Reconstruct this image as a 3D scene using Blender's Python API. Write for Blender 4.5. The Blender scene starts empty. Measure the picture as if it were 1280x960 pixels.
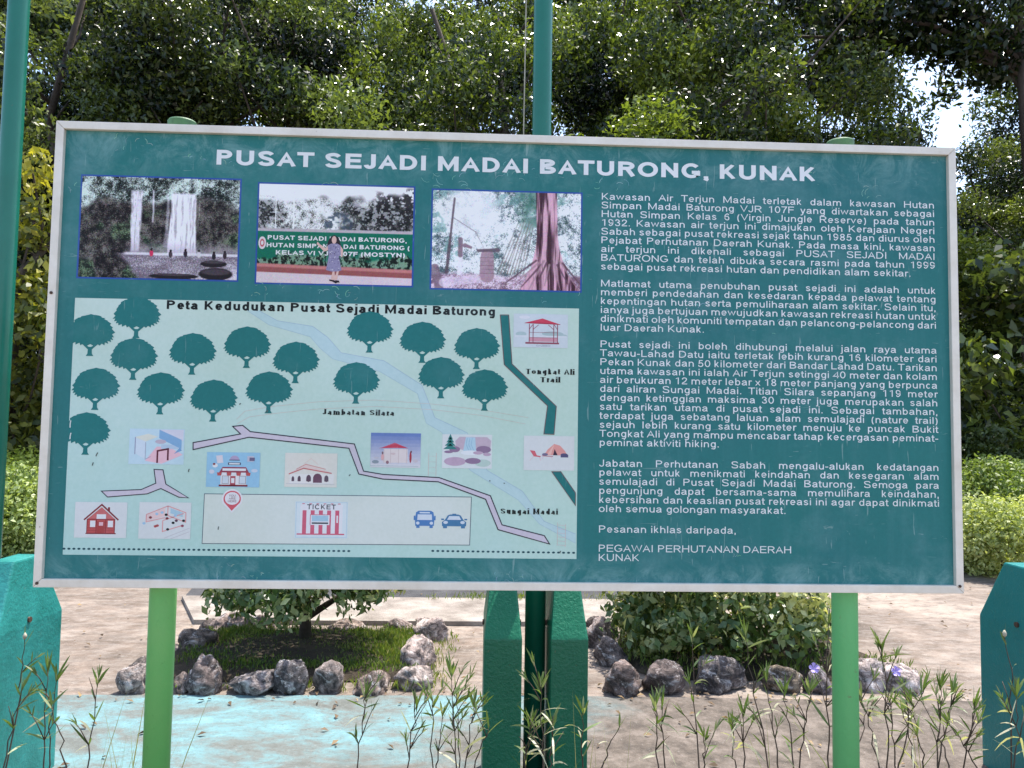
import bpy, bmesh, math, random
import numpy as np
from mathutils import Vector, Matrix

rad = math.radians
S = bpy.context.scene
COL = S.collection

# ------------------------------------------------------------------ camera, sky, sun, exposure
CAM = np.array([-0.082, -2.037, 1.493])
YAW, PITCH, ROLL = rad(-2.26), rad(3.34), rad(-0.87)
FPX = 960.0
cy, sy, cp, sp, cr, sr = math.cos(YAW), math.sin(YAW), math.cos(PITCH), math.sin(PITCH), math.cos(ROLL), math.sin(ROLL)
ROT = (np.array([[cy, -sy, 0], [sy, cy, 0], [0, 0, 1]]) @ np.array([[1, 0, 0], [0, cp, -sp], [0, sp, cp]])
       @ np.array([[cr, 0, sr], [0, 1, 0], [-sr, 0, cr]]))
cam = bpy.data.cameras.new('camera'); cam.sensor_width = 36; cam.lens = FPX / 1280 * 36
cam.clip_start = 0.05; cam.clip_end = 2000
co = bpy.data.objects.new('camera', cam); COL.objects.link(co)
co.matrix_world = Matrix(((ROT[0, 0], ROT[0, 2], -ROT[0, 1], CAM[0]), (ROT[1, 0], ROT[1, 2], -ROT[1, 1], CAM[1]),
                          (ROT[2, 0], ROT[2, 2], -ROT[2, 1], CAM[2]), (0, 0, 0, 1)))
S.camera = co

SUN_EL, SUN_AZ = rad(72), rad(40)          # azimuth clockwise from +Y
W = bpy.data.worlds.new('World'); S.world = W; W.use_nodes = True
wn = W.node_tree; bg = wn.nodes['Background']
sky = wn.nodes.new('ShaderNodeTexSky'); sky.sky_type = 'NISHITA'; sky.sun_disc = False
sky.sun_elevation = SUN_EL; sky.sun_rotation = SUN_AZ; sky.dust_density = 2.0; sky.air_density = 1.0
wn.links.new(sky.outputs[0], bg.inputs[0]); bg.inputs[1].default_value = 0.15
sl = bpy.data.lights.new('sun', 'SUN'); sl.energy = 3.2; sl.angle = rad(0.5); sl.color = (1, .95, .87)
so = bpy.data.objects.new('sun', sl); COL.objects.link(so); so.location = (0, 0, 30)
sd = Vector((math.cos(SUN_EL) * math.sin(SUN_AZ), math.cos(SUN_EL) * math.cos(SUN_AZ), math.sin(SUN_EL)))
so.rotation_euler = sd.to_track_quat('Z', 'Y').to_euler()
S.view_settings.view_transform = 'Standard'; S.view_settings.look = 'None'
S.view_settings.exposure = 1.42; S.view_settings.gamma = 1; S.view_settings.use_curve_mapping = False
S.cycles.use_denoising = True
S.cycles.max_bounces = 8; S.cycles.transparent_max_bounces = 4; S.cycles.transmission_bounces = 4

# ------------------------------------------------------------------ measuring helpers (read positions off the photograph)
def ray(px, py):
    return ROT @ np.array([(px - 640) / FPX, 1, -(py - 480) / FPX])
def atY(px, py, y):
    d = ray(px, py); return CAM + d * ((y - CAM[1]) / d[1])
def atZ(px, py, z=0.0):
    d = ray(px, py); return CAM + d * ((z - CAM[2]) / d[2])
def depth(P):
    return float((np.array(P) - CAM) @ ROT[:, 1])
def lin(r, g, b):
    f = lambda c: (c / 255 / 12.92) if c <= 10.3 else ((c / 255 + .055) / 1.055) ** 2.4
    return (f(r), f(g), f(b))

# ------------------------------------------------------------------ materials
def newmat(name):
    m = bpy.data.materials.new(name); m.use_nodes = True
    nt = m.node_tree; return m, nt, nt.nodes['Principled BSDF']
def N(nt, t, **kw):
    n = nt.nodes.new(t)
    for k, v in kw.items(): setattr(n, k, v)
    return n
def noise(nt, scale, detail=6, rough=.55, coord='Object', stretch=None, dist=0):
    tc = N(nt, 'ShaderNodeTexCoord'); out = tc.outputs[coord]
    if stretch:
        mp = N(nt, 'ShaderNodeMapping'); mp.inputs['Scale'].default_value = stretch
        nt.links.new(out, mp.inputs[0]); out = mp.outputs[0]
    n = N(nt, 'ShaderNodeTexNoise'); n.inputs['Scale'].default_value = scale
    n.inputs['Detail'].default_value = detail; n.inputs['Roughness'].default_value = rough
    n.inputs['Distortion'].default_value = dist
    nt.links.new(out, n.inputs['Vector']); return n.outputs['Fac']
def ramp(nt, fac, stops):
    r = N(nt, 'ShaderNodeValToRGB'); e = r.color_ramp.elements
    while len(e) < len(stops): e.new(.5)
    for k, (p, c) in enumerate(stops):
        e[k].position = p; e[k].color = (*c, 1) if len(c) == 3 else c
    nt.links.new(fac, r.inputs[0]); return r.outputs[0]
def mixc(nt, fac, a, b, mode='MIX'):
    m = N(nt, 'ShaderNodeMix', data_type='RGBA', blend_type=mode)
    if isinstance(fac, (int, float)): m.inputs[0].default_value = fac
    else: nt.links.new(fac, m.inputs[0])
    for v, i in ((a, 6), (b, 7)):
        if isinstance(v, tuple): m.inputs[i].default_value = (*v[:3], 1)
        else: nt.links.new(v, m.inputs[i])
    return m.outputs[2]
def maprange(nt, v, a, b, c=0, d=1):
    m = N(nt, 'ShaderNodeMapRange'); m.inputs[1].default_value = a; m.inputs[2].default_value = b
    m.inputs[3].default_value = c; m.inputs[4].default_value = d; nt.links.new(v, m.inputs[0]); return m.outputs[0]
def bump(nt, bs, h, strength, dist=.01):
    b = N(nt, 'ShaderNodeBump'); b.inputs['Strength'].default_value = strength; b.inputs['Distance'].default_value = dist
    nt.links.new(h, b.inputs['Height']); nt.links.new(b.outputs[0], bs.inputs['Normal'])
G1 = (0, 0, 0); G2 = (1, 1, 1)

def paint_mat(name, col, worn, rough=.5, bumps=.25, scale=6, amount=.55, fine=90):
    m, nt, bs = newmat(name)
    a = noise(nt, scale, 8, .65)
    f = ramp(nt, a, [(.35, G1), (.75, G2)])
    f2 = maprange(nt, f, 0, 1, 0, amount)
    c = mixc(nt, f2, col, worn)
    s = ramp(nt, noise(nt, scale * 9, 5, .7), [(.66, G1), (.74, G2)])
    c = mixc(nt, maprange(nt, s, 0, 1, 0, .35), c, tuple(x * .35 for x in col))
    ch = ramp(nt, noise(nt, scale * 5, 9, .8), [(.635, G1), (.66, G2)])
    c = mixc(nt, maprange(nt, ch, 0, 1, 0, .6), c, (.16, .12, .08))
    nt.links.new(c, bs.inputs['Base Color']); bs.inputs['Roughness'].default_value = rough
    bump(nt, bs, noise(nt, fine, 4, .6), bumps, .004)
    return m
M = {}
M['pillar'] = paint_mat('rough_green_paint', (.004, .125, .066), (.012, .16, .085), .38, .9, 5, .6, 70)
M['pillar_teal'] = paint_mat('faded_teal_paint', (.005, .145, .125), (.04, .33, .31), .45, .9, 4.5, .85, 70)
M['pillar_dark'] = paint_mat('rough_teal_paint', (.005, .165, .16), (.012, .22, .215), .42, .9, 4, .7, 70)
M['pole'] = paint_mat('green_pole_paint', (.008, .145, .095), (.014, .19, .13), .3, .12, 7, .6)
M['post'] = paint_mat('light_green_paint', (.125, .42, .115), (.18, .43, .13), .45, .3, 5, .7)
M['post_b'] = paint_mat('mint_green_paint', (.115, .45, .16), (.15, .47, .19), .45, .3, 5, .7)
M['cap'] = paint_mat('worn_cap_paint', (.07, .19, .07), (.04, .075, .035), .6, .4, 24, .9)
M['steel'] = paint_mat('rusty_steel', (.05, .03, .02), (.12, .05, .025), .7, .3, 40, .8)
def frame_mat():
    m, nt, bs = newmat('aluminium_frame')
    c = mixc(nt, ramp(nt, noise(nt, 9, 7, .7, stretch=(1, 1, 1)), [(.4, G1), (.8, G2)]), (.76, .71, .62), (.58, .52, .42))
    sp_ = ramp(nt, noise(nt, 70, 3, .6), [(.70, G1), (.76, G2)])
    c = mixc(nt, maprange(nt, sp_, 0, 1, 0, .6), c, (.22, .16, .1))
    nt.links.new(c, bs.inputs['Base Color']); bs.inputs['Roughness'].default_value = .42
    bs.inputs['Metallic'].default_value = .1
    return m
M['frame'] = frame_mat()
def print_common(nt, bs, col, chalk):
    """sun-bleached print: pale chalk stains, fine scratches"""
    a = ramp(nt, noise(nt, 3.1, 9, .68), [(.50, G1), (.80, G2)])
    c = mixc(nt, maprange(nt, a, 0, 1, 0, .30 * chalk), col, (.35, .52, .56))
    b = ramp(nt, noise(nt, 26, 6, .75, dist=1.2), [(.655, G1), (.75, G2)])
    c = mixc(nt, maprange(nt, b, 0, 1, 0, .34 * chalk), c, (.62, .70, .64))
    sc = ramp(nt, noise(nt, 16, 2, .5, stretch=(9, 1, .7), dist=.6), [(.70, G1), (.725, G2)])
    c = mixc(nt, maprange(nt, sc, 0, 1, 0, .22 * chalk), c, (.65, .75, .72))
    sc2 = ramp(nt, noise(nt, 21, 2, .5, stretch=(.8, 1, 7), dist=1.5), [(.72, G1), (.74, G2)])
    c = mixc(nt, maprange(nt, sc2, 0, 1, 0, .18 * chalk), c, (.65, .75, .72))
    v = noise(nt, 120, 2, .5)
    c = mixc(nt, .10, c, v, 'OVERLAY')
    nt.links.new(c, bs.inputs['Base Color'])
    bs.inputs['Roughness'].default_value = .55; bs.inputs['Specular IOR Level'].default_value = .22
def panel_mat():
    m, nt, bs = newmat('sign_green_vinyl')
    tc = N(nt, 'ShaderNodeTexCoord'); xyz = N(nt, 'ShaderNodeSeparateXYZ'); nt.links.new(tc.outputs['Object'], xyz.inputs[0])
    base = mixc(nt, ramp(nt, noise(nt, 1.2, 4), [(.35, G1), (.7, G2)]), (.021, .168, .158), (.027, .156, .166))
    # scuffed pale bands along the rails
    lo = maprange(nt, xyz.outputs['Z'], 1.17, 1.10)
    hi = maprange(nt, xyz.outputs['Z'], 2.12, 2.25)
    mx = N(nt, 'ShaderNodeMath', operation='MAXIMUM'); nt.links.new(lo, mx.inputs[0]); nt.links.new(hi, mx.inputs[1])
    n2 = ramp(nt, noise(nt, 11, 8, .75, dist=.8), [(.46, G1), (.72, G2)])
    mm = N(nt, 'ShaderNodeMath', operation='MULTIPLY'); nt.links.new(mx.outputs[0], mm.inputs[0]); nt.links.new(n2, mm.inputs[1])
    c = mixc(nt, maprange(nt, mm.outputs[0], 0, 1, 0, .5), base, (.33, .52, .50))
    stk = ramp(nt, noise(nt, 5, 6, .7, stretch=(5, 1, .22)), [(.48, G1), (.75, G2)])
    c = mixc(nt, maprange(nt, stk, 0, 1, 0, .22), c, (.10, .26, .27))
    print_common(nt, bs, c, .8); return m
M['panel'] = panel_mat()
def print_mat(name, chalk):
    m, nt, bs = newmat(name)
    at = N(nt, 'ShaderNodeAttribute'); at.attribute_name = 'Col'
    c = mixc(nt, ramp(nt, noise(nt, 2.2, 3), [(.3, G1), (.75, G2)]), at.outputs['Color'], mixc(nt, .5, at.outputs['Color'], (.72, .76, .62), 'MULTIPLY'))
    print_common(nt, bs, c, chalk); return m
M['print'] = print_mat('faded_print_ink', .5)
M['photo'] = print_mat('faded_photo_print', .16)
M['letter'] = print_mat('white_lettering_vinyl', .12)

def ground_mat():
    m, nt, bs = newmat('bare_earth_and_concrete')
    a = noise(nt, .9, 9, .65); b = noise(nt, 5, 8, .7, stretch=(1, 2.6, 1), dist=.5)
    c = ramp(nt, a, [(.36, (.075, .054, .04)), (.48, (.18, .135, .105)), (.60, (.33, .265, .215))])  # broad dark and light patches put sun and shade into the ground colour
    c = mixc(nt, maprange(nt, ramp(nt, b, [(.42, G1), (.62, G2)]), 0, 1, 0, .5), c, (.30, .265, .235))
    d = ramp(nt, noise(nt, 6, 10, .8, stretch=(1, 1.6, 1)), [(.49, G1), (.60, G2)])
    c = mixc(nt, maprange(nt, d, 0, 1, 0, .6), c, (.085, .066, .052))
    d = ramp(nt, noise(nt, 19, 9, .85), [(.54, G1), (.62, G2)])
    c = mixc(nt, maprange(nt, d, 0, 1, 0, .5), c, (.36, .325, .29))
    d = ramp(nt, noise(nt, 27, 7, .85), [(.56, G1), (.63, G2)])
    c = mixc(nt, maprange(nt, d, 0, 1, 0, .5), c, (.09, .065, .05))
    w = N(nt, 'ShaderNodeTexCoord'); x = N(nt, 'ShaderNodeSeparateXYZ'); nt.links.new(w.outputs['Object'], x.inputs[0])
    wob = N(nt, 'ShaderNodeMath', operation='ADD'); nt.links.new(x.outputs['Y'], wob.inputs[0]); nt.links.new(noise(nt, 1.5, 5), wob.inputs[1])
    g = mixc(nt, noise(nt, 3, 8, .7), (.035, .045, .018), (.07, .05, .03))
    c = mixc(nt, maprange(nt, wob.outputs[0], 6.3, 6.9), c, g)
    nt.links.new(c, bs.inputs['Base Color']); bs.inputs['Roughness'].default_value = .85
    bump(nt, bs, noise(nt, 30, 9, .8), .45, .02); return m
M['ground'] = ground_mat()
def blue_mat():
    m, nt, bs = newmat('worn_blue_paving')
    a = noise(nt, 1.9, 12, .74, stretch=(1, 1.7, 1), dist=.25)
    c = ramp(nt, a, [(.34, (.085, .09, .08)), (.44, (.125, .14, .13)), (.505, (.125, .20, .205)), (.56, (.125, .245, .262)), (.68, (.185, .34, .37))])
    tc = N(nt, 'ShaderNodeTexCoord'); x = N(nt, 'ShaderNodeSeparateXYZ'); nt.links.new(tc.outputs['Object'], x.inputs[0])
    # the paint has worn off to the right and nearer the sign
    e = N(nt, 'ShaderNodeMath', operation='MULTIPLY_ADD'); nt.links.new(x.outputs['Y'], e.inputs[0]); e.inputs[1].default_value = -.9; e.inputs[2].default_value = 1.6
    e2 = N(nt, 'ShaderNodeMath', operation='ADD'); nt.links.new(x.outputs['X'], e2.inputs[0]); nt.links.new(e.outputs[0], e2.inputs[1])
    e3 = N(nt, 'ShaderNodeMath', operation='MULTIPLY_ADD'); nt.links.new(noise(nt, 2.4, 8, .7), e3.inputs[0]); e3.inputs[1].default_value = 1.8; nt.links.new(e2.outputs[0], e3.inputs[2])
    wear = maprange(nt, e3.outputs[0], .35, 1.5)
    brown = ramp(nt, noise(nt, 7, 9, .75), [(.34, (.036, .027, .02)), (.48, (.095, .074, .058)), (.66, (.19, .155, .13))])
    c = mixc(nt, wear, c, brown)
    s = ramp(nt, noise(nt, 38, 7, .85), [(.52, G1), (.62, G2)])
    c = mixc(nt, maprange(nt, s, 0, 1, 0, .5), c, (.075, .065, .055))
    s = ramp(nt, noise(nt, 60, 5, .85), [(.60, G1), (.66, G2)])
    c = mixc(nt, maprange(nt, s, 0, 1, 0, .5), c, (.33, .31, .29))
    nt.links.new(c, bs.inputs['Base Color']); bs.inputs['Roughness'].default_value = .8
    bump(nt, bs, noise(nt, 30, 9, .75), .5, .015); return m
M['blue'] = blue_mat()
def simple(name, stops, scale, rough=.85, bs_=.6, dist=.02, detail=8, stretch=None, fine=40):
    m, nt, bs = newmat(name)
    nt.links.new(ramp(nt, noise(nt, scale, detail, .68, stretch=stretch), stops), bs.inputs['Base Color'])
    bs.inputs['Roughness'].default_value = rough
    bump(nt, bs, noise(nt, fine, 8, .7), bs_, dist); return m
M['slab'] = simple('pale_concrete', [(.32, (.15, .125, .105)), (.5, (.27, .235, .205)), (.7, (.38, .34, .30))], 4)
M['dark_strip'] = simple('dark_strip_surface', [(.3, (.03, .03, .035)), (.6, (.06, .06, .065)), (.8, (.10, .10, .10))], 6)
M['soil'] = simple('planter_soil', [(.3, (.02, .014, .009)), (.55, (.05, .035, .02)), (.75, (.10, .075, .045))], 9, .95, .9, .04)
M['bark'] = simple('tree_bark', [(.3, (.035, .026, .02)), (.55, (.08, .06, .045)), (.8, (.16, .13, .10))], 7, .9, .9, .03, stretch=(1, 1, .25))
M['dark_bark'] = simple('shrub_bark', [(.3, (.02, .014, .01)), (.7, (.07, .05, .035))], 18, .9, .8, .01)
def rock_mat():
    m, nt, bs = newmat('veined_rock')
    oi = N(nt, 'ShaderNodeObjectInfo')
    base = ramp(nt, noise(nt, 11, 10, .74, dist=.8), [(.36, (.022, .019, .019)), (.45, (.085, .07, .065)), (.54, (.24, .20, .185)), (.64, (.45, .41, .39))])  # mottled stone; the darkest stop also paints shadow in crevices
    c = mixc(nt, 1.0, base, oi.outputs['Color'], 'MULTIPLY')
    v = ramp(nt, noise(nt, 9, 9, .8, stretch=(1, 1, 1.6), dist=1.6), [(.53, G1), (.585, G2)])
    c = mixc(nt, maprange(nt, v, 0, 1, 0, .85), c, (.52, .49, .48))
    d = ramp(nt, noise(nt, 26, 6, .7), [(.36, G2), (.47, G1)])
    c = mixc(nt, maprange(nt, d, 0, 1, 0, .85), c, (.02, .017, .016))
    nt.links.new(c, bs.inputs['Base Color']); bs.inputs['Roughness'].default_value = .85
    bump(nt, bs, noise(nt, 24, 10, .75), .9, .03); return m
M['rock'] = rock_mat()
def leaf_mat(name, dark, mid, light, gloss=.38, trans=.30, edge=None):
    m, nt, bs = newmat(name)
    at = N(nt, 'ShaderNodeAttribute'); at.attribute_name = 'tint'
    oi = N(nt, 'ShaderNodeObjectInfo')
    c = ramp(nt, at.outputs['Fac'], [(.0, dark), (.55, mid), (1, light)])
    c = mixc(nt, 1.0, c, oi.outputs['Color'], 'MULTIPLY')
    nt.links.new(c, bs.inputs['Base Color']); bs.inputs['Roughness'].default_value = gloss
    bs.inputs['Specular IOR Level'].default_value = .5
    tr = N(nt, 'ShaderNodeBsdfTranslucent')
    nt.links.new(mixc(nt, 1.0, c, (1.7, 1.75, .75), 'MULTIPLY'), tr.inputs[0])
    ms = N(nt, 'ShaderNodeMixShader'); ms.inputs[0].default_value = trans
    out = nt.nodes['Material Output']
    nt.links.new(bs.outputs[0], ms.inputs[1]); nt.links.new(tr.outputs[0], ms.inputs[2]); nt.links.new(ms.outputs[0], out.inputs[0])
    return m
M['leaf'] = leaf_mat('forest_leaf', (.007, .014, .007), (.030, .048, .016), (.165, .205, .045), .27, .30)
M['leaf_yellow'] = leaf_mat('yellow_leaf', (.03, .05, .012), (.17, .18, .03), (.42, .38, .05), .4, .3)
M['leaf_varieg'] = leaf_mat('variegated_leaf', (.022, .05, .014), (.07, .115, .036), (.52, .52, .30), .34, .22)  # cream end is variegation plus sunlit leaf highlights put into the colour
M['leaf_hedge'] = leaf_mat('hedge_leaf', (.06, .09, .02), (.19, .24, .065), (.38, .42, .19), .5, .3)
M['grass'] = leaf_mat('grass_blade', (.035, .07, .01), (.14, .21, .028), (.27, .25, .09), .5, .3)
M['stalk_leaf'] = leaf_mat('stalk_leaf', (.05, .075, .028), (.12, .18, .05), (.44, .42, .30), .45, .3)
M['stem'] = simple('brown_stem', [(.3, (.035, .025, .018)), (.7, (.11, .07, .045))], 30, .7, .2, .002)
M['dry'] = simple('dry_stem', [(.3, (.30, .26, .18)), (.7, (.50, .46, .36))], 30, .8, .2, .002)
m, nt, bs = newmat('violet_petal'); bs.inputs['Base Color'].default_value = (.46, .36, .74, 1); bs.inputs['Roughness'].default_value = .6; M['petal'] = m
m, nt, bs = newmat('dark_joint'); bs.inputs['Base Color'].default_value = (.03, .028, .025, 1); M['joint'] = m

# ------------------------------------------------------------------ object helpers
def link(o, parent=None):
    COL.objects.link(o)
    if parent is not None: o.parent = parent
    return o
def tag(o, label=None, cat=None, group=None, kind=None):
    for k, v in (('label', label), ('category', cat), ('group', group), ('kind', kind)):
        if v: o[k] = v
    return o
def empty(name, loc=(0, 0, 0), label=None, cat=None, group=None, rz=0):
    o = bpy.data.objects.new(name, None); o.empty_display_size = .1; o.location = loc; o.rotation_euler = (0, 0, rz)
    return tag(link(o), label, cat, group)
def copy_tree(o, parent=None):
    c = o.copy(); link(c)
    if parent is not None: c.parent = parent
    for ch in list(o.children): copy_tree(ch, c)
    return c
class MB:
    def __init__(s): s.v = []; s.f = []
    def add(s, vs, fs):
        b = len(s.v); s.v += [tuple(map(float, v)) for v in vs]; s.f += [tuple(i + b for i in f) for f in fs]; return s
    def box(s, a, b):
        (x0, y0, z0), (x1, y1, z1) = a, b
        return s.add([(x0, y0, z0), (x1, y0, z0), (x1, y1, z0), (x0, y1, z0), (x0, y0, z1), (x1, y0, z1), (x1, y1, z1), (x0, y1, z1)],
                     [(0, 3, 2, 1), (4, 5, 6, 7), (0, 1, 5, 4), (1, 2, 6, 5), (2, 3, 7, 6), (3, 0, 4, 7)])
    def tube(s, path, radii, n=8, cap=True):
        P = [Vector(p) for p in path]; k = len(P)
        if isinstance(radii, (int, float)): radii = [radii] * k
        vs = []
        ref = Vector((.31, .92, .12)).normalized()
        for i, p in enumerate(P):
            t = (P[min(i + 1, k - 1)] - P[max(i - 1, 0)]).normalized()
            u = t.cross(ref)
            if u.length < .05: u = t.cross(Vector((1, 0, 0)))
            u.normalize(); w = t.cross(u)
            for j in range(n):
                a = 2 * math.pi * j / n; vs.append(p + (u * math.cos(a) + w * math.sin(a)) * radii[i])
        fs = [(i * n + j, i * n + (j + 1) % n, (i + 1) * n + (j + 1) % n, (i + 1) * n + j) for i in range(k - 1) for j in range(n)]
        if cap: fs += [tuple(range(n - 1, -1, -1)), tuple((k - 1) * n + j for j in range(n))]
        return s.add(vs, fs)
    def lathe(s, prof, c=(0, 0, 0), n=32):
        vs = [(c[0] + r * math.cos(2 * math.pi * j / n), c[1] + r * math.sin(2 * math.pi * j / n), c[2] + z) for r, z in prof for j in range(n)]
        k = len(prof)
        fs = [(i * n + j, i * n + (j + 1) % n, (i + 1) * n + (j + 1) % n, (i + 1) * n + j) for i in range(k - 1) for j in range(n)]
        fs += [tuple(range(n - 1, -1, -1)), tuple((k - 1) * n + j for j in range(n))]
        return s.add(vs, fs)
    def build(s, name, mat, parent=None, smooth=False, bevel=0, loc=None):
        me = bpy.data.meshes.new(name); me.from_pydata(s.v, [], s.f); me.update()
        if bevel:
            bm = bmesh.new(); bm.from_mesh(me)
            bmesh.ops.recalc_face_normals(bm, faces=bm.faces)
            ed = [e for e in bm.edges if len(e.link_faces) == 2 and e.calc_face_angle(0) > .3]
            bmesh.ops.bevel(bm, geom=ed, offset=bevel, segments=2, profile=.6, affect='EDGES'); bm.to_mesh(me); bm.free()
        if smooth:
            me.polygons.foreach_set('use_smooth', [True] * len(me.polygons))
        me.materials.append(mat)
        o = bpy.data.objects.new(name, me)
        if loc: o.location = loc
        return link(o, parent)
def quad_mesh(name, V, tint, mat, parent=None):
    """V (n,4,3) leaf quads with a per-leaf tint"""
    n = len(V); me = bpy.data.meshes.new(name)
    me.vertices.add(n * 4); me.vertices.foreach_set('co', V.reshape(-1).astype(np.float32))
    me.loops.add(n * 4); me.loops.foreach_set('vertex_index', np.arange(n * 4, dtype=np.int32))
    me.polygons.add(n); me.polygons.foreach_set('loop_start', np.arange(0, n * 4, 4, dtype=np.int32))
    me.update(calc_edges=True)
    a = me.attributes.new('tint', 'FLOAT', 'FACE'); a.data.foreach_set('value', np.clip(tint, 0, 1).astype(np.float32))
    me.materials.append(mat); me.validate()
    return link(bpy.data.objects.new(name, me), parent)
def unit(a): return a / (np.linalg.norm(a, axis=1, keepdims=True) + 1e-9)
def leaf_quads(rng, P, nrm, size, ratio=.42, droop=.35, fold=.22):
    n = len(P); ax = unit(np.cross(nrm, rng.normal(size=(n, 3)))); ax[:, 2] -= droop; ax = unit(ax)
    sd_ = unit(np.cross(ax, nrm)); up = np.cross(sd_, ax)
    L = size[:, None]; Wd = L * ratio
    base = P - ax * L * .5; tip = P + ax * L * .5 - up * L * .10
    l = P - ax * L * .06 + sd_ * Wd * .5 + up * L * fold * .5; r = P - ax * L * .06 - sd_ * Wd * .5 + up * L * fold * .5
    return np.stack([base, l, tip, r], 1)
def lobes_leaves(rng, lobes, n, size, jitter=.35, ratio=.42, droop=.35, shell=.55, up=.35, fuzz=.03):
    """leaves spread through the outer part of a set of lobes -> quads, tint"""
    C = np.array([l[0] for l in lobes], float); R = np.array([l[1] for l in lobes], float); T = np.array([l[2] for l in lobes], float)
    wgt = R.prod(1) ** (2 / 3); k = rng.choice(len(lobes), n, p=wgt / wgt.sum())
    d = unit(rng.normal(size=(n, 3))); rr = shell + (1.08 - shell) * rng.random(n) ** .6
    P = C[k] + d * R[k] * rr[:, None] + rng.normal(size=(n, 3)) * fuzz
    nrm = unit(d * .8 + np.array([0, 0, up]) + rng.normal(size=(n, 3)) * jitter * 2)
    sz = size * (.65 + .7 * rng.random(n))
    return leaf_quads(rng, P, nrm, sz, ratio, droop), T[k] + rng.normal(size=n) * .17

# ------------------------------------------------------------------ the ground
def sheet(name, pts, z, mat, kind='structure', thick=None):
    b = MB(); n = len(pts)
    if thick:
        b.add([(x, y, z - thick) for x, y in pts] + [(x, y, z) for x, y in pts],
              [tuple(range(n, 2 * n))] + [(i, (i + 1) % n, n + (i + 1) % n, n + i) for i in range(n)])
    else: b.add([(x, y, z) for x, y in pts], [tuple(range(n))])
    return tag(b.build(name, mat), kind=kind)
sheet('ground', [(-160, -60), (160, -60), (160, 260), (-160, 260)], 0, M['ground'])
random.seed(4)
edge = [(-7, 2.36)] + [(x / 10, 2.345 + random.uniform(-.006, .006) - max(0, x / 10) * .03) for x in range(-60, 71, 4)] + [(8, 2.1)]
sheet('pavement', [(-7, .95), (8, .95)] + edge[::-1], .006, M['blue'], thick=.004)
sheet('concrete_slab_pavement', [(-2.2, 3.88), (.5, 3.87), (1.6, 3.95), (2.2, 4.66), (-2.6, 4.70)], .035, M['slab'], thick=.034)
sheet('dark_ground_strip', [(-2.6, 4.74), (2.0, 4.70), (2.1, 5.7), (-2.8, 5.8)], .008, M['dark_strip'])  # flat dark grey strip on the ground behind the slab

# ------------------------------------------------------------------ stroke alphabet (plain grotesque)
def arc(cx, cy_, rx, ry, a0, a1, n=10):
    return [(cx + rx * math.cos(rad(a0 + (a1 - a0) * i / n)), cy_ + ry * math.sin(rad(a0 + (a1 - a0) * i / n))) for i in range(n + 1)]
def spl(P, n=5):
    out = []
    for i in range(len(P) - 1):
        p0 = P[max(i - 1, 0)]; p1 = P[i]; p2 = P[i + 1]; p3 = P[min(i + 2, len(P) - 1)]
        for j in range(n):
            t = j / n
            out.append(tuple(.5 * (2 * p1[k] + (p2[k] - p0[k]) * t + (2 * p0[k] - 5 * p1[k] + 4 * p2[k] - p3[k]) * t * t + (3 * p1[k] - p0[k] - 3 * p2[k] + p3[k]) * t ** 3) for k in (0, 1)))
    return out + [P[-1]]
ADV = dict(zip('abcdefghijklmnopqrstuvwxyz', [.556, .556, .5, .556, .556, .29, .556, .556, .23, .23, .5, .23, .833, .556, .556, .556, .556, .34, .5, .29, .556, .5, .722, .5, .5, .5]))
ADV.update(zip('ABCDEFGHIJKLMNOPQRSTUVWXYZ', [.667, .667, .722, .722, .65, .60, .76, .722, .28, .5, .667, .556, .833, .722, .778, .65, .778, .70, .667, .611, .722, .667, .944, .667, .667, .611]))
ADV.update({c: .556 for c in '0123456789'}); ADV.update({' ': .278, '.': .26, ',': .26, '-': .333, '(': .333, ')': .333})
XH, CH, DS = .519, .716, -.20
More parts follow.
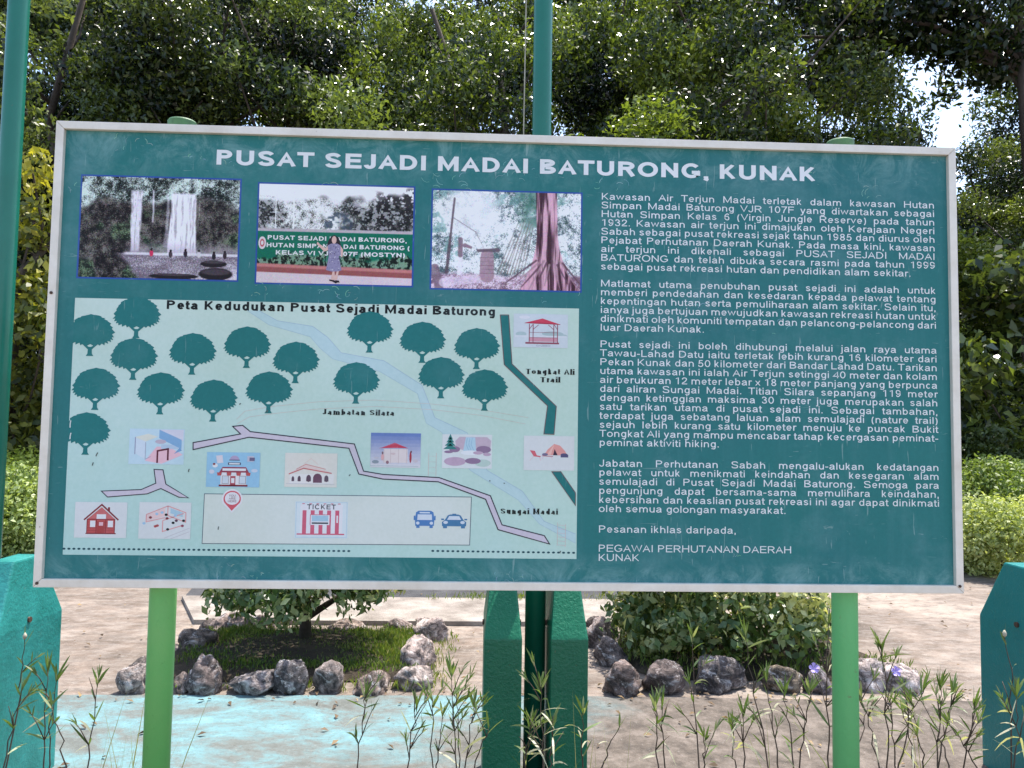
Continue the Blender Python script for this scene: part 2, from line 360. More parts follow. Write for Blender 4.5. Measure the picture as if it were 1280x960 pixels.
def glyph(c, s):
    h = s / 2; w = ADV[c]; x = XH; C = CH; L = .07 + h; Rr = w - .07 - h
    m_ = w / 2; bw = (Rr - L) / 2
    if c in 'oO0':
        t = x if c == 'o' else C; return [arc(m_, t / 2, w / 2 - (.04 if c != '0' else .05) - h, t / 2 - h + .008, 90, 450, 24)]
    if c == 'a': return [spl([(L - .01, x * .72), (L + .06, x - h - .02), (m_, x - h + .005), (Rr - .06, x - h - .03), (Rr - .02, x * .68)]) + [(Rr - .02, .1), (Rr + .02, 0)],
                         spl([(Rr - .02, x * .58), (m_, x * .53), (L + .02, x * .42), (L - .02, x * .25), (L + .05, h + .005), (m_ - .02, h - .005), (Rr - .06, .12), (Rr - .02, x * .42)])]
    if c in 'bdpq':
        st = L if c in 'bp' else Rr; y0, y1 = (0, C) if c in 'bd' else (DS, x)
        return [[(st, y0), (st, y1)], arc(m_, x / 2, bw, x / 2 - h + .008, 180, 540, 20)]
    if c == 'c': return [arc(m_ + .01, x / 2, bw + .01, x / 2 - h + .008, 42, 318, 16)]
    if c == 'e': return [[(L, x * .5), (Rr, x * .5)] + arc(m_, x / 2, bw, x / 2 - h + .008, 0, 322, 18)[1:]]
    if c == 'f': return [[(.13, 0), (.13, C - .16)] + arc(.13 + .11, C - .14, .11, .14 - h, 180, 88, 6)[1:] + [(.29, C - h)], [(.02, x - h), (.27, x - h)]]
    if c == 'g': return [arc(m_, x / 2, bw, x / 2 - h + .008, 180, 540, 20), [(Rr, x), (Rr, .02)] + spl([(Rr, .02), (Rr - .04, -.13), (m_, -.2 + h), (L + .02, -.12)])[1:]]
    if c in 'hn': return [[(L, 0), (L, C if c == 'h' else x)], [(L, x * .55)] + arc(m_, x * .58, bw, x * .42 - h + .006, 180, 0, 10)[1:] + [(Rr, 0)]]
    if c == 'i': return [[(w / 2, 0), (w / 2, x)], [(w / 2, C - .1), (w / 2, C)]]
    if c == 'j': return [[(w / 2, x), (w / 2, -.1)] + spl([(w / 2, -.1), (w / 2 - .03, DS + h), (w / 2 - .13, DS + h)])[1:], [(w / 2, C - .1), (w / 2, C)]]
    if c == 'k': return [[(L, 0), (L, C)], [(Rr - .02, x), (L, x * .32)], [(L + .1, x * .52), (Rr + .01, 0)]]
    if c == 'l': return [[(w / 2, 0), (w / 2, C)]]
    if c == 'm':
        q = (w - .07 - h - L) / 4
        return [[(L, 0), (L, x)]] + [[(L + 2 * q * i, x * .55)] + arc(L + q + 2 * q * i, x * .6, q, x * .4 - h + .006, 180, 0, 8)[1:] + [(L + 2 * q * (i + 1), 0)] for i in (0, 1)]
    if c == 'r': return [[(L, 0), (L, x)], [(L, x * .55)] + spl([(L, x * .55), (L + .05, x * .88), (L + .15, x - h), (w + .0, x - h - .005)])[1:]]
    if c in 'sS':
        t = x if c == 's' else C; a = .0 if c == 's' else .0
        return [spl([(Rr, t * .76), (Rr - .06, t - h - .03), (m_, t - h + .006), (L + .03, t - h - .04), (L, t * .73), (L + .06, t * .58), (m_, t * .5), (Rr - .05, t * .42), (Rr + .005, t * .27), (Rr - .04, h + .03), (m_, h - .006), (L + .04, h + .03), (L - .015, t * .26)])]
    if c == 't': return [[(.13, x + .15), (.13, .12)] + spl([(.13, .12), (.15, h + .01), (.21, h - .004), (.28, h)])[1:], [(.02, x - h), (.27, x - h)]]
    if c == 'u': return [[(L, x)] + arc(m_, x * .42, bw, x * .42 - h + .006, 180, 360, 10) + [(Rr, x * .45)], [(Rr, x), (Rr, 0)]]
    if c == 'v': return [[(.03 + h * .8, x), (m_, h * .6), (w - .03 - h * .8, x)]]
    if c == 'w': return [[(.02 + h, x), (w * .29, h * .6), (m_, x - h * .8), (w * .71, h * .6), (w - .02 - h, x)]]
    if c == 'x': return [[(.03 + h, 0), (w - .03 - h, x)], [(.03 + h, x), (w - .03 - h, 0)]]
    if c == 'y': return [[(.03 + h, x), (m_ + .005, h * .5)], [(w - .03 - h, x), (m_ - .04, -.1), (m_ - .1, DS + h + .005), (.06, DS + h)]]
    if c == 'z': return [[(.05, x - h), (w - .06 - h, x - h), (.05 + h, h), (w - .04, h)]]
    if c == 'A': return [[(.01 + h, 0), (m_, C - h * .4), (w - .01 - h, 0)], [(.15, .25), (w - .15, .25)]]
    if c == 'B': return [[(L, 0), (L, C)], [(L, C - h), (m_, C - h)] + arc(m_, C * .74 + .01, Rr - m_ - .02, C * .26 - h - .01, 90, -90, 8) + [(L, C * .5)], [(m_, C * .5)] + arc(m_, C * .25 + .01, Rr - m_ + .015, C * .25 - h + .01, 90, -90, 8) + [(L, h)]]
    if c in 'CG':
        o = [arc(m_ + .0, C / 2, w / 2 - .045 - h, C / 2 - h + .01, 40, 320 if c == 'C' else 330, 22)]
        if c == 'G': o[0] = o[0] + [(w - .07 - h, .14)]; o.append([(w - .07 - h, .12), (w - .07 - h, .36 - h), (m_ + .02, .36 - h)])
        return o
    if c == 'D': return [[(L, 0), (L, C)], [(L, C - h), (m_ - .05, C - h)] + arc(m_ - .05, C / 2, Rr - m_ + .05, C / 2 - h, 90, -90, 14) + [(L, h)]]
    if c in 'EF':
        o = [[(L, 0), (L, C)], [(L, C - h), (w - .05, C - h)], [(L, C * .52), (w - .08, C * .52)]]
        return o + ([[(L, h), (w - .04, h)]] if c == 'E' else [])
    if c == 'H': return [[(L, 0), (L, C)], [(Rr, 0), (Rr, C)], [(L, C * .52), (Rr, C * .52)]]
    if c == 'I': return [[(w / 2, 0), (w / 2, C)]]
    if c == 'J': return [[(Rr, C), (Rr, .2)] + arc((Rr + L) / 2 - .02, .2, (Rr - L) / 2 + .02, .2 - h + .006, 0, -175, 10)[1:]]
    if c == 'K': return [[(L, 0), (L, C)], [(Rr, C), (L, .24)], [(L + .13, .38), (Rr + .03, 0)]]
    if c == 'L': return [[(L, C), (L, h), (w - .03, h)]]
    if c == 'M': return [[(L, 0), (L, C)], [(Rr, 0), (Rr, C)], [(L, C - h * .3), (m_, h), (Rr, C - h * .3)]]
    if c == 'N': return [[(L, 0), (L, C)], [(Rr, 0), (Rr, C)], [(L, C - h), (Rr, h)]]
    if c in 'PR':
        o = [[(L, 0), (L, C)], [(L, C - h), (m_, C - h)] + arc(m_, C * .71, Rr - m_, C * .29 - h, 90, -90, 10) + [(L, C * .42 + h)]]
        return o + ([[(m_ + .02, C * .42 + h), (Rr + .03, 0)]] if c == 'R' else [])
    if c == 'Q': return glyph('O', s) + [[(m_ + .08, .16), (w - .06, -.01)]]
    if c == 'T': return [[(.02, C - h), (w - .02, C - h)], [(m_, 0), (m_, C - h)]]
    if c == 'U': return [[(L, C)] + arc(m_, .26, bw, .26 - h + .008, 180, 360, 12) + [(Rr, C)]]
    if c == 'V': return [[(.01 + h, C), (m_, h * .5), (w - .01 - h, C)]]
    if c == 'W': return [[(.01 + h, C), (w * .28, h * .5), (m_, C - h * .5), (w * .72, h * .5), (w - .01 - h, C)]]
    if c == 'X': return [[(.02 + h, 0), (w - .02 - h, C)], [(.02 + h, C), (w - .02 - h, 0)]]
    if c == 'Y': return [[(.01 + h, C), (m_, .3), (w - .01 - h, C)], [(m_, 0), (m_, .32)]]
    if c == 'Z': return [[(.04, C - h), (w - .04 - h, C - h), (.04 + h, h), (w - .03, h)]]
    if c == '1': return [[(.33, 0), (.33, C), (.13, C - .15)]]
    if c == '2': return [spl([(L, C * .70), (L + .03, C - h - .05), (m_, C - h + .005), (Rr - .02, C - h - .06), (Rr - .01, C * .66), (m_ + .03, C * .38), (L + .02, .14), (L - .01, h)]) + [(w - .05, h)]]
    if c == '3': return [spl([(L, C * .75), (L + .06, C - h - .01), (m_, C - h + .005), (Rr - .04, C * .8), (Rr - .06, C * .62), (m_ - .04, C * .53)]), spl([(m_ - .04, C * .53), (Rr - .05, C * .46), (Rr, C * .28), (Rr - .05, h + .03), (m_, h - .005), (L + .04, h + .03), (L - .01, C * .26)])]
    if c == '4': return [[(.40, 0), (.40, C), (.05, .2), (w - .03, .2)]]
    if c == '5': return [[(Rr - .01, C - h), (L + .07, C - h), (L + .02, C * .48)] + spl([(L + .02, C * .48), (m_, C * .6), (Rr - .03, C * .5), (Rr, C * .3), (Rr - .06, h + .03), (m_, h - .005), (L + .03, h + .03), (L - .015, C * .25)])[1:]]
    if c == '6': return [spl([(Rr - .01, C * .78), (Rr - .08, C - h), (m_, C - h + .005), (L + .03, C * .74), (L, C * .4), (L + .03, C * .2), (m_, h - .005), (Rr - .04, C * .1), (Rr, C * .3), (Rr - .05, C * .52), (m_, C * .6), (L + .04, C * .48), (L + .01, C * .3)])]
    if c == '7': return [[(.05, C - h), (w - .07, C - h), (w * .52, C * .42), (w * .4, 0)]]
    if c == '8': return [arc(m_, C * .74, bw - .02, C * .26 - h + .006, 90, 450, 16), arc(m_, C * .26, bw, C * .26 - h + .02, 90, 450, 16)]
    if c == '9': return [[(w - a_, C - b_) for a_, b_ in glyph('6', s)[0]]]
    if c == '.': return [[(w / 2, 0), (w / 2, .1)]]
    if c == ',': return [[(w / 2, .1), (w / 2, 0)], [(w / 2 + h * .45, .01), (w / 2 - .02, -.11)]]
    if c == '-': return [[(.04, .26), (w - .04, .26)]]
    if c == '(': return [arc(.36, .26, .25, .48, 125, 235, 8)]
    if c == ')': return [arc(-.03, .26, .25, .48, 55, -55, 8)]
    return []
def stroke_quads(P, s, sx, thin=None):
    """polyline -> strip of quads; thin: horizontals are thinner (bodoni-like contrast)"""
    P = [p for i, p in enumerate(P) if i == 0 or math.dist(p, P[i - 1]) > 1e-5]
    closed = len(P) > 3 and math.dist(P[0], P[-1]) < 1e-4
    n = len(P); off = []
    def nrm(a, b):
        d = math.dist(a, b); return (-(b[1] - a[1]) / d, (b[0] - a[0]) / d)
    for i in range(n):
        if closed and i in (0, n - 1): a, b = nrm(P[n - 2], P[n - 1]), nrm(P[0], P[1])
        else:
            a = nrm(P[i - 1], P[i]) if i > 0 else None; b = nrm(P[i], P[i + 1]) if i < n - 1 else None
            a = a or b; b = b or a
        mx, my = a[0] + b[0], a[1] + b[1]; l = math.hypot(mx, my) or 1
        mx, my = mx / l, my / l; k = 1 / max(.42, mx * a[0] + my * a[1])
        wd = s if thin is None else thin + (s - thin) * abs(mx) ** 1.5
        off.append((mx * k * wd / 2, my * k * wd / 2))
    q = []
    for i in range(n - 1):
        q.append([(P[i][0] + off[i][0], P[i][1] + off[i][1]), (P[i][0] - off[i][0], P[i][1] - off[i][1]),
                  (P[i + 1][0] - off[i + 1][0], P[i + 1][1] - off[i + 1][1]), (P[i + 1][0] + off[i + 1][0], P[i + 1][1] + off[i + 1][1])])
    return q
def text_width(t, track=0): return sum(ADV[c] + track for c in t)

# ------------------------------------------------------------------ flat printed shapes on the board
YP = .012                                   # the front of the sign panel
LAY = .00022
class Flat:
    def __init__(s): s.v = []; s.f = []; s.c = []
    def poly(s, pts, col, layer=1):
        b = len(s.v); y = YP - layer * LAY; s.v += [(p[0], y, p[1]) for p in pts]; s.f.append(tuple(range(b, b + len(pts)))); s.c.append(col); return s
    def line(s, pts, w, col, layer=2, closed=False):
        if closed: pts = list(pts) + [pts[0]]
        for q in stroke_quads(list(pts), w, 1): s.poly(q, col, layer)
        return s
    def ell(s, c, rx, rz, col, layer=1, n=20, a0=0, a1=360): return s.poly(arc(c[0], c[1], rx, rz, a0, a1, n), col, layer)
    def text(s, t, x, z, cap, col, width=None, weight=.088, layer=2, bodoni=False, justify=False, sx=None, track=0):
        k = cap / CH
        if justify:
            nat = sum(ADV[c] for c in t if c != ' ') * k * sx; gaps = t.count(' ')
            space = (width - nat) / gaps / (k * sx) if gaps else .278
        else:
            space = .278 + track
            if sx is None: sx = width / (text_width(t, track) * k)
        cx = 0; li = 0
        for ch in t:
            if ch == ' ': cx += space; continue
            for st in glyph(ch, weight):
                li += 1
                for q in stroke_quads(st, weight, 1, .055 if bodoni else None):
                    zlo, zhi = (0, XH if ch in 'vwxkz' else CH) if ch in 'AMNVWKXZvwxkz14' else (-1, 2)
                    if ch == 'k': zhi = CH
                    s.poly([(x + (cx + p[0]) * k * sx, z + min(max(p[1], zlo), zhi) * k) for p in q], col, layer + (li % 5) * .09)
                if bodoni:
                    for e, f_ in ((st[0], st[1]), (st[-1], st[-2])):
                        if abs(e[0] - f_[0]) < .02 and (e[1] < .1 or ch.isupper()) and min(abs(e[1]), abs(e[1] - CH), abs(e[1] - XH)) < .03:
                            z0 = e[1] - (.03 if e[1] > .1 else 0); a_ = weight * .5 + .045; ar_ = a_ if e[1] < .1 or ch.isupper() else weight * .5
                            s.poly([(x + (cx + e[0] - a_) * k * sx, z + z0 * k), (x + (cx + e[0] + ar_) * k * sx, z + z0 * k), (x + (cx + e[0] + ar_) * k * sx, z + (z0 + .03) * k), (x + (cx + e[0] - a_) * k * sx, z + (z0 + .03) * k)], col, layer + .5)
            cx += ADV[ch] + track
        return s
    def build(s, name, mat, parent, label=None):
        me = bpy.data.meshes.new(name); me.from_pydata(s.v, [], s.f); me.update()
        a = me.color_attributes.new('Col', 'FLOAT_COLOR', 'CORNER')
        data = np.ones((len(me.loops), 4), np.float32); i = 0
        for f, c in zip(s.f, s.c): data[i:i + len(f), :3] = c; i += len(f)
        a.data.foreach_set('color', data.reshape(-1)); me.materials.append(mat)
        return tag(link(bpy.data.objects.new(name, me), parent), label)
def Bp(px, py):
    p = atY(px, py, YP); return (float(p[0]), float(p[2]))
def Bs(*a): return [Bp(*p) for p in a]
def rect(x0, z0, x1, z1): return [(x0, z0), (x1, z0), (x1, z1), (x0, z1)]
def picture_frame(px0, py0, px1, py1):
    """local 0..1 coordinates (v upward) of a picture pasted on the map"""
    a, b = Bp(px0, py1), Bp(px1, py0)
    return lambda u, v: (a[0] + (b[0] - a[0]) * u, a[1] + (b[1] - a[1]) * v)

# ------------------------------------------------------------------ the information board
BX0, BX1, BZ0, BZ1 = -1.22, 1.22, 1.07, 2.29
board = empty('information_board', (0, 0, 0), 'large green sign board with white title, three photos, map and text, pale metal frame', 'sign board')
fw = .021
MB().box((BX0 + .01, YP, BZ0 + .01), (BX1 - .01, YP + .012, BZ1 - .01)).build('panel', M['panel'], board)
def rail(p):                                 # four corner points of a mitred rail face, extruded back
    b = MB(); b.add([(x, 0, z) for x, z in p] + [(x, .032, z) for x, z in p],
                    [(0, 1, 2, 3), (7, 6, 5, 4)] + [(i, i + 4, (i + 1) % 4 + 4, (i + 1) % 4) for i in range(4)])
    return b.build('frame_rail', M['frame'], board, bevel=.0016)
g = .0006
rail([(BX0, BZ1), (BX0 + fw, BZ1 - fw), (BX1 - fw, BZ1 - fw), (BX1, BZ1)])
rail([(BX0, BZ0), (BX1, BZ0), (BX1 - fw, BZ0 + fw), (BX0 + fw, BZ0 + fw)])
rail([(BX0, BZ0 + g), (BX0 + fw, BZ0 + fw + g), (BX0 + fw, BZ1 - fw - g), (BX0, BZ1 - g)])
rail([(BX1, BZ0 + g), (BX1, BZ1 - g), (BX1 - fw, BZ1 - fw - g), (BX1 - fw, BZ0 + fw + g)])
for x, z in ((BX0 + .011, BZ0 + .011), (BX0 + .010, 1.83), (BX1 - .012, BZ0 + .02)):
    MB().lathe([(.004, 0), (.004, .0016), (.002, .0024)], n=12).build('rivet', M['steel'], board, loc=(x, -.0005, z)).rotation_euler = (math.pi / 2, 0, 0)
PR = .034
for px, key, lab in ((204, 'post', 'left round light green post with yellowish tint'), (1055.5, 'post_b', 'right round mint green post')):
    x = atY(px, 742, .068)[0]
    p = MB().lathe([(PR, 0), (PR, BZ1 + .006)], (x, .068, 0), 40).build('post', M[key], board, smooth=False)
    for f in p.data.polygons: f.use_smooth = len(f.vertices) == 4
    p['label'] = lab
    c = MB().lathe([(PR + .003, BZ1 + .006), (PR + .004, BZ1 + .03), (PR + .001, BZ1 + .034), (.015, BZ1 + .036)], (x, .068, 0), 32).build('cap', M['cap'], p)
    for zz in (1.3, 2.1):
        MB().box((x - .03, YP + .0125, zz), (x + .03, .068 - PR * .6, zz + .03)).build('bracket', M['steel'], p)

WH = lin(226, 229, 232)
a0, a1 = Bp(268, 203.5), Bp(1021, 229)
TT = 'PUSAT SEJADI MADAI BATURONG, KUNAK'; ksx = (a1[0] - a0[0]) / text_width(TT); tx = a0[0]
for wd in TT.split(' '):
    Flat().text(wd, tx, (a0[1] + a1[1]) / 2, .0405, WH, width=text_width(wd) * ksx, weight=.158).build('title_lettering', M['letter'], board)
    tx += text_width(wd + ' ') * ksx
BODY = [(0, ['Kawasan Air Terjun Madai terletak dalam kawasan Hutan', 'Simpan Madai Baturong VJR 107F yang diwartakan sebagai', 'Hutan Simpan Kelas 6 (Virgin Jungle Reserve) pada tahun', '1932. Kawasan air terjun ini dimajukan oleh Kerajaan Negeri', 'Sabah sebagai pusat rekreasi sejak tahun 1985 dan diurus oleh', 'Pejabat Perhutanan Daerah Kunak. Pada masa kini, kawasan', 'air terjun ini dikenali sebagai PUSAT SEJADI MADAI', 'BATURONG dan telah dibuka secara rasmi pada tahun 1999', 'sebagai pusat rekreasi hutan dan pendidikan alam sekitar.']),
        (9.93, ['Matlamat utama penubuhan pusat sejadi ini adalah untuk', 'memberi pendedahan dan kesedaran kepada pelawat tentang', 'kepentingan hutan serta pemuliharaan alam sekitar. Selain itu,', 'ianya juga bertujuan mewujudkan kawasan rekreasi hutan untuk', 'dinikmati oleh komuniti tempatan dan pelancong-pelancong dari', 'luar Daerah Kunak.']),
        (16.8, ['Pusat sejadi ini boleh dihubungi melalui jalan raya utama', 'Tawau-Lahad Datu iaitu terletak lebih kurang 16 kilometer dari', 'Pekan Kunak dan 50 kilometer dari Bandar Lahad Datu. Tarikan', 'utama kawasan ini ialah Air Terjun setinggi 40 meter dan kolam', 'air berukuran 12 meter lebar x 18 meter panjang yang berpunca', 'dari aliran Sungai Madai. Titian Silara sepanjang 119 meter', 'dengan ketinggian maksima 30 meter juga merupakan salah', 'satu tarikan utama di pusat sejadi ini. Sebagai tambahan,', 'terdapat juga sebatang laluan alam semulajadi (nature trail)', 'sejauh lebih kurang satu kilometer menuju ke puncak Bukit', 'Tongkat Ali yang mampu mencabar tahap kecergasan peminat-', 'peminat aktiviti hiking.']),
        (30.1, ['Jabatan Perhutanan Sabah mengalu-alukan kedatangan', 'pelawat untuk menikmati keindahan dan kesegaran alam', 'semulajadi di Pusat Sejadi Madai Baturong. Semoga para', 'pengunjung dapat bersama-sama memulihara keindahan,', 'kebersihan dan keaslian pusat rekreasi ini agar dapat dinikmati', 'oleh semua golongan masyarakat.']),
        (37.35, ['Pesanan ikhlas daripada,']), (39.45, ['PEGAWAI PERHUTANAN DAERAH', 'KUNAK'])]
zt = Bp(752, 249.5)[1]; zb = Bp(746, 701)[1]; pitch = (zt - zb) / 40.45
xl = (Bp(752.5, 246)[0] + Bp(746, 700)[0]) / 2; xr = (Bp(1170, 262)[0] + Bp(1173, 640)[0]) / 2
k0 = .0185 / CH
sxb = min((xr - xl) / (sum(ADV[c] for c in t if c != ' ') * k0 + t.count(' ') * .2 * k0) for _, ls in BODY for t in ls)
for st, ls in BODY:
    F = Flat()
    for i, t in enumerate(ls):
        last = i == len(ls) - 1 or st > 37
        F.text(t, xl, zt - (st + i) * pitch, .0185, WH, width=xr - xl, weight=.088, justify=not last, sx=sxb * (0.975 if st > 39 else 1))
    F.build('paragraph_lettering', M['letter'], board)

# ---- three printed photographs, painted as fine colour grids
def fbm(rng, h, w, base, octs=4, gain=.55, aspect=1.0):
    out = np.zeros((h, w)); amp = 1; tot = 0
    for o in range(octs):
        gx = max(2, int(base * aspect * 2 ** o)); gy = max(2, int(base * 2 ** o * h / w))
        gr = rng.random((gy + 2, gx + 2)); yy = np.linspace(0, gy, h); xx = np.linspace(0, gx, w)
        yi = np.clip(yy.astype(int), 0, gy - 1); xi = np.clip(xx.astype(int), 0, gx - 1)
        fy = (yy - yi)[:, None]; fx = (xx - xi)[None]; fy = fy * fy * (3 - 2 * fy); fx = fx * fx * (3 - 2 * fx)
        A = gr[yi][:, xi]; B_ = gr[yi][:, xi + 1]; C_ = gr[yi + 1][:, xi]; D_ = gr[yi + 1][:, xi + 1]
        out += amp * ((A * (1 - fx) + B_ * fx) * (1 - fy) + (C_ * (1 - fx) + D_ * fx) * fy); tot += amp; amp *= gain
    return out / tot
def st(a, lo, hi): t = np.clip((a - lo) / (hi - lo), 0, 1); return t * t * (3 - 2 * t)
def mix3(a, b, m_): return a * (1 - m_[..., None]) + np.array(b, float) * m_[..., None]
def photo(quad, img, label, border=True):
    """img (h,w,3) sRGB 0..255 pasted onto a rectangle of the board"""
    P = [Bp(*q) for q in quad]; x0 = (P[0][0] + P[3][0]) / 2; x1 = (P[1][0] + P[2][0]) / 2; z1 = (P[0][1] + P[1][1]) / 2; z0 = (P[2][1] + P[3][1]) / 2
    img = (img - 128) * 1.22 + 130; h, w, _ = img.shape; a = np.clip(img, 6, 246) / 255.; a = np.where(a <= .04045, a / 12.92, ((np.clip(a, 0, 2) + .055) / 1.055) ** 2.4)
    X = np.linspace(x0, x1, w + 1); Z = np.linspace(z1, z0, h + 1); V = np.zeros((h + 1, w + 1, 3)); V[..., 0] = X[None]; V[..., 2] = Z[:, None]; V[..., 1] = YP - LAY * 2
    idx = np.arange((h + 1) * (w + 1)).reshape(h + 1, w + 1); Q = np.stack([idx[:-1, :-1], idx[1:, :-1], idx[1:, 1:], idx[:-1, 1:]], -1).reshape(-1, 4)
    me = bpy.data.meshes.new('photo_print'); me.vertices.add(V.size // 3); me.vertices.foreach_set('co', V.reshape(-1))
    n = len(Q); me.loops.add(n * 4); me.loops.foreach_set('vertex_index', Q.reshape(-1).astype(np.int32)); me.polygons.add(n)
    me.polygons.foreach_set('loop_start', np.arange(0, n * 4, 4, dtype=np.int32)); me.update(calc_edges=True)
    at = me.color_attributes.new('Col', 'FLOAT_COLOR', 'CORNER'); c = np.ones((n, 4, 4), np.float32); c[..., :3] = a.reshape(-1, 3)[:, None]
    at.data.foreach_set('color', c.reshape(-1)); me.materials.append(M['photo'])
    o = tag(link(bpy.data.objects.new('photo_print', me), board), label)
    b = .0045
    Flat().poly(rect(x0 - b, z0 - b, x1 + b, z1 + b), lin(48, 84, 160), 1).build('blue_border', M['print'], o)
    return o, (lambda u, v: (x0 + (x1 - x0) * u, z1 - (z1 - z0) * v))
PH, PW = 136, 204
vv, uu = np.meshgrid((np.arange(PH) + .5) / PH, (np.arange(PW) + .5) / PW, indexing='ij')
def foliage(rng, base, dark, lightc, contrast=(.35, .62), asp=1.0):
    f = st(.6 * fbm(rng, PH, PW, base, 4, .8, asp) + .4 * fbm(rng, PH, PW, base * .3, 3, .6, asp) + .06 * rng.normal(size=(PH, PW)), contrast[0] - .02, contrast[1] + .06)[..., None]; return np.array(dark) * (1 - f) + np.array(lightc) * f
r1 = np.random.default_rng(11)
I = foliage(r1, 30, (34, 38, 36), (206, 218, 212), (.30, .60))
cliff = foliage(r1, 26, (30, 25, 27), (124, 120, 114), (.32, .66))
wob = fbm(r1, PH, PW, 7, 3)
I = mix3(I, (0, 0, 0), np.zeros((PH, PW))); m_ = st(vv + (wob - .5) * .25, .20, .30); I = I * (1 - m_[..., None]) + cliff * m_[..., None]
gl = foliage(r1, 30, (28, 36, 28), (122, 138, 112), (.34, .62)); m_ = st(fbm(r1, PH, PW, 6, 3), .5, .6) * st(vv, .3, .4); I = I * (1 - m_[..., None]) + gl * m_[..., None]
strk = fbm(r1, PH, PW, 5, 4, .7, 14.0)
def fall(uc, w0, w1, v0, v1, op):
    half = w0 + (w1 - w0) * np.clip((vv - v0) / (v1 - v0), 0, 1)
    return op * st(half - np.abs(uu - uc - (wob - .5) * .02), 0, .012) * st(vv, v0 - .01, v0 + .03) * (1 - st(vv, v1 - .02, v1 + .02))
for uc, w0, w1, v0, v1, op in ((.35, .045, .032, .12, .74, .9), (.455, .012, .01, .11, .45, .8), (.645, .082, .098, .14, .76, 1.), (.745, .006, .004, .2, .5, .8), (.545, .012, .02, .14, .7, .5)):
    m_ = fall(uc, w0, w1, v0, v1, op) * np.clip(.68 + .6 * st(strk, .3, .6), 0, 1); I = mix3(I, (232, 226, 236), m_)
m_ = .6 * st(vv, .60, .74) * (1 - st(vv, .74, .80)) * st(uu, .26, .34); I = mix3(I, (176, 166, 178), m_)
pool = foliage(r1, 8, (112, 102, 112), (206, 198, 206), (.35, .66), .35); m_ = st(vv + (wob - .5) * .03, .745, .765) * st(uu + .5 * (vv - .76) * -1 + (wob - .5) * .1, .22, .27); I = I * (1 - m_[..., None]) + pool * m_[..., None]
m_ = st(vv, .74, .75) * (1 - st(vv, .765, .775)) * st(uu, .26, .3); I = mix3(I, (226, 222, 228), m_ * .8)
for uc, vc, ru, rv in ((.865, .945, .11, .062), (.85, .845, .085, .035), (.60, .975, .16, .03)):
    d = ((uu - uc) / ru) ** 2 + ((vv - vc) / rv) ** 2; I = mix3(I, (46, 40, 44), 1 - st(d, .8, 1.1)); I = mix3(I, (104, 94, 100), .6 * (1 - st(((uu - uc) / ru) ** 2 + ((vv - vc + .02) / rv / .6) ** 2, .4, 1)) * (1 - st(d, .8, 1)))
for uc, vc, c in ((.455, .735, (196, 64, 96)), (.575, .745, (80, 70, 76)), (.67, .735, (60, 50, 60)), (.755, .74, (200, 196, 200)), (.85, .755, (52, 44, 50)), (.92, .745, (66, 54, 58))):
    I = mix3(I, c, 1 - st(((uu - uc) / .013) ** 2 + ((vv - vc - .015) / .035) ** 2, .6, 1.2)); I = mix3(I, (50, 40, 42), 1 - st(((uu - uc) / .008) ** 2 + ((vv - vc + .022) / .014) ** 2, .6, 1.2))
photo([(103.4, 219.5), (300.6, 225.8), (295.4, 351.6), (97.6, 344.6)], I + r1.normal(size=I.shape) * 5, 'printed photo of a waterfall with bathers in the pool')
r2 = np.random.default_rng(23)
I = foliage(r2, 20, (52, 52, 50), (236, 236, 236), (.31, .56)); bl = st(fbm(r2, PH, PW, 5, 2), .50, .62)
I = I * (1 - .55 * bl[..., None]); wob = fbm(r2, PH, PW, 6, 3)
I = mix3(I, (234, 230, 234), 1 - st(vv + (wob - .5) * .35 - .12 * st(uu, .5, 1), .08, .16))
m_ = st(uu + (wob - .5) * .3, .74, .86) * st(vv + (wob - .5) * .2, .03, .1) * st(fbm(r2, PH, PW, 28, 3, .8), .40, .52); I = mix3(I, (48, 46, 48), m_ * .9); m_ = st(fbm(r2, PH, PW, 40, 3, .8), .52, .6) * (vv > .14); I = mix3(I, (216, 216, 218), m_ * .6)
d = ((uu - .52) / .10) ** 2 + ((vv - .40) / .12) ** 2; I = mix3(I, (70, 80, 92), .8 * (1 - st(d + (wob - .5) * 1.2, .7, 1.1)) * st(fbm(r2, PH, PW, 30, 2, .8), .38, .55))
for u0 in (.11, .225): I = mix3(I, (236, 236, 236), (np.abs(uu - u0) < .004) * (vv < .46) * (vv > .12) * .9)
I = mix3(I, (182, 172, 178), st(vv, .445, .455)); I = mix3(I, (22, 112, 92), st(vv, .475, .485))
pl = st(fbm(r2, PH, PW, 30, 3, .8, 1.6), .42, .58); m_ = st(vv + (fbm(r2, PH, PW, 14, 2) - .5) * .16, .70, .74)
pc = np.array((26, 38, 32)) * (1 - pl[..., None]) + np.array((126, 152, 132)) * pl[..., None]; I = I * (1 - m_[..., None]) + pc * m_[..., None]
I = mix3(I, (150, 92, 92), st(vv - .035 * (uu - .5), .815, .835)); I = mix3(I, (188, 128, 126), st(vv - .035 * (uu - .5), .815, .835) * (1 - st(vv - .035 * (uu - .5), .85, .865))); I = mix3(I, (206, 190, 196), st(vv - .035 * (uu - .5), .905, .915))
ph2, loc2 = photo([(325, 228.5), (517.4, 236), (514.2, 358), (320, 352)], I + r2.normal(size=I.shape) * 5, 'printed photo of a girl before a green sign and hedge')
F = Flat(); Wt = lin(232, 232, 234)
for t, u0, u1, v in (('PUSAT SEJADI MADAI BATURONG,', .06, .965, .565), ('HUTAN SIMPAN MADAI BATURONG (', .055, .985, .642), ('KELAS VI VJR 107F (MOSTYN)', .115, .955, .715)):
    a = loc2(u0, v); F.text(t, a[0], a[1], .0118, Wt, width=loc2(u1, v)[0] - a[0], weight=.15, layer=3)
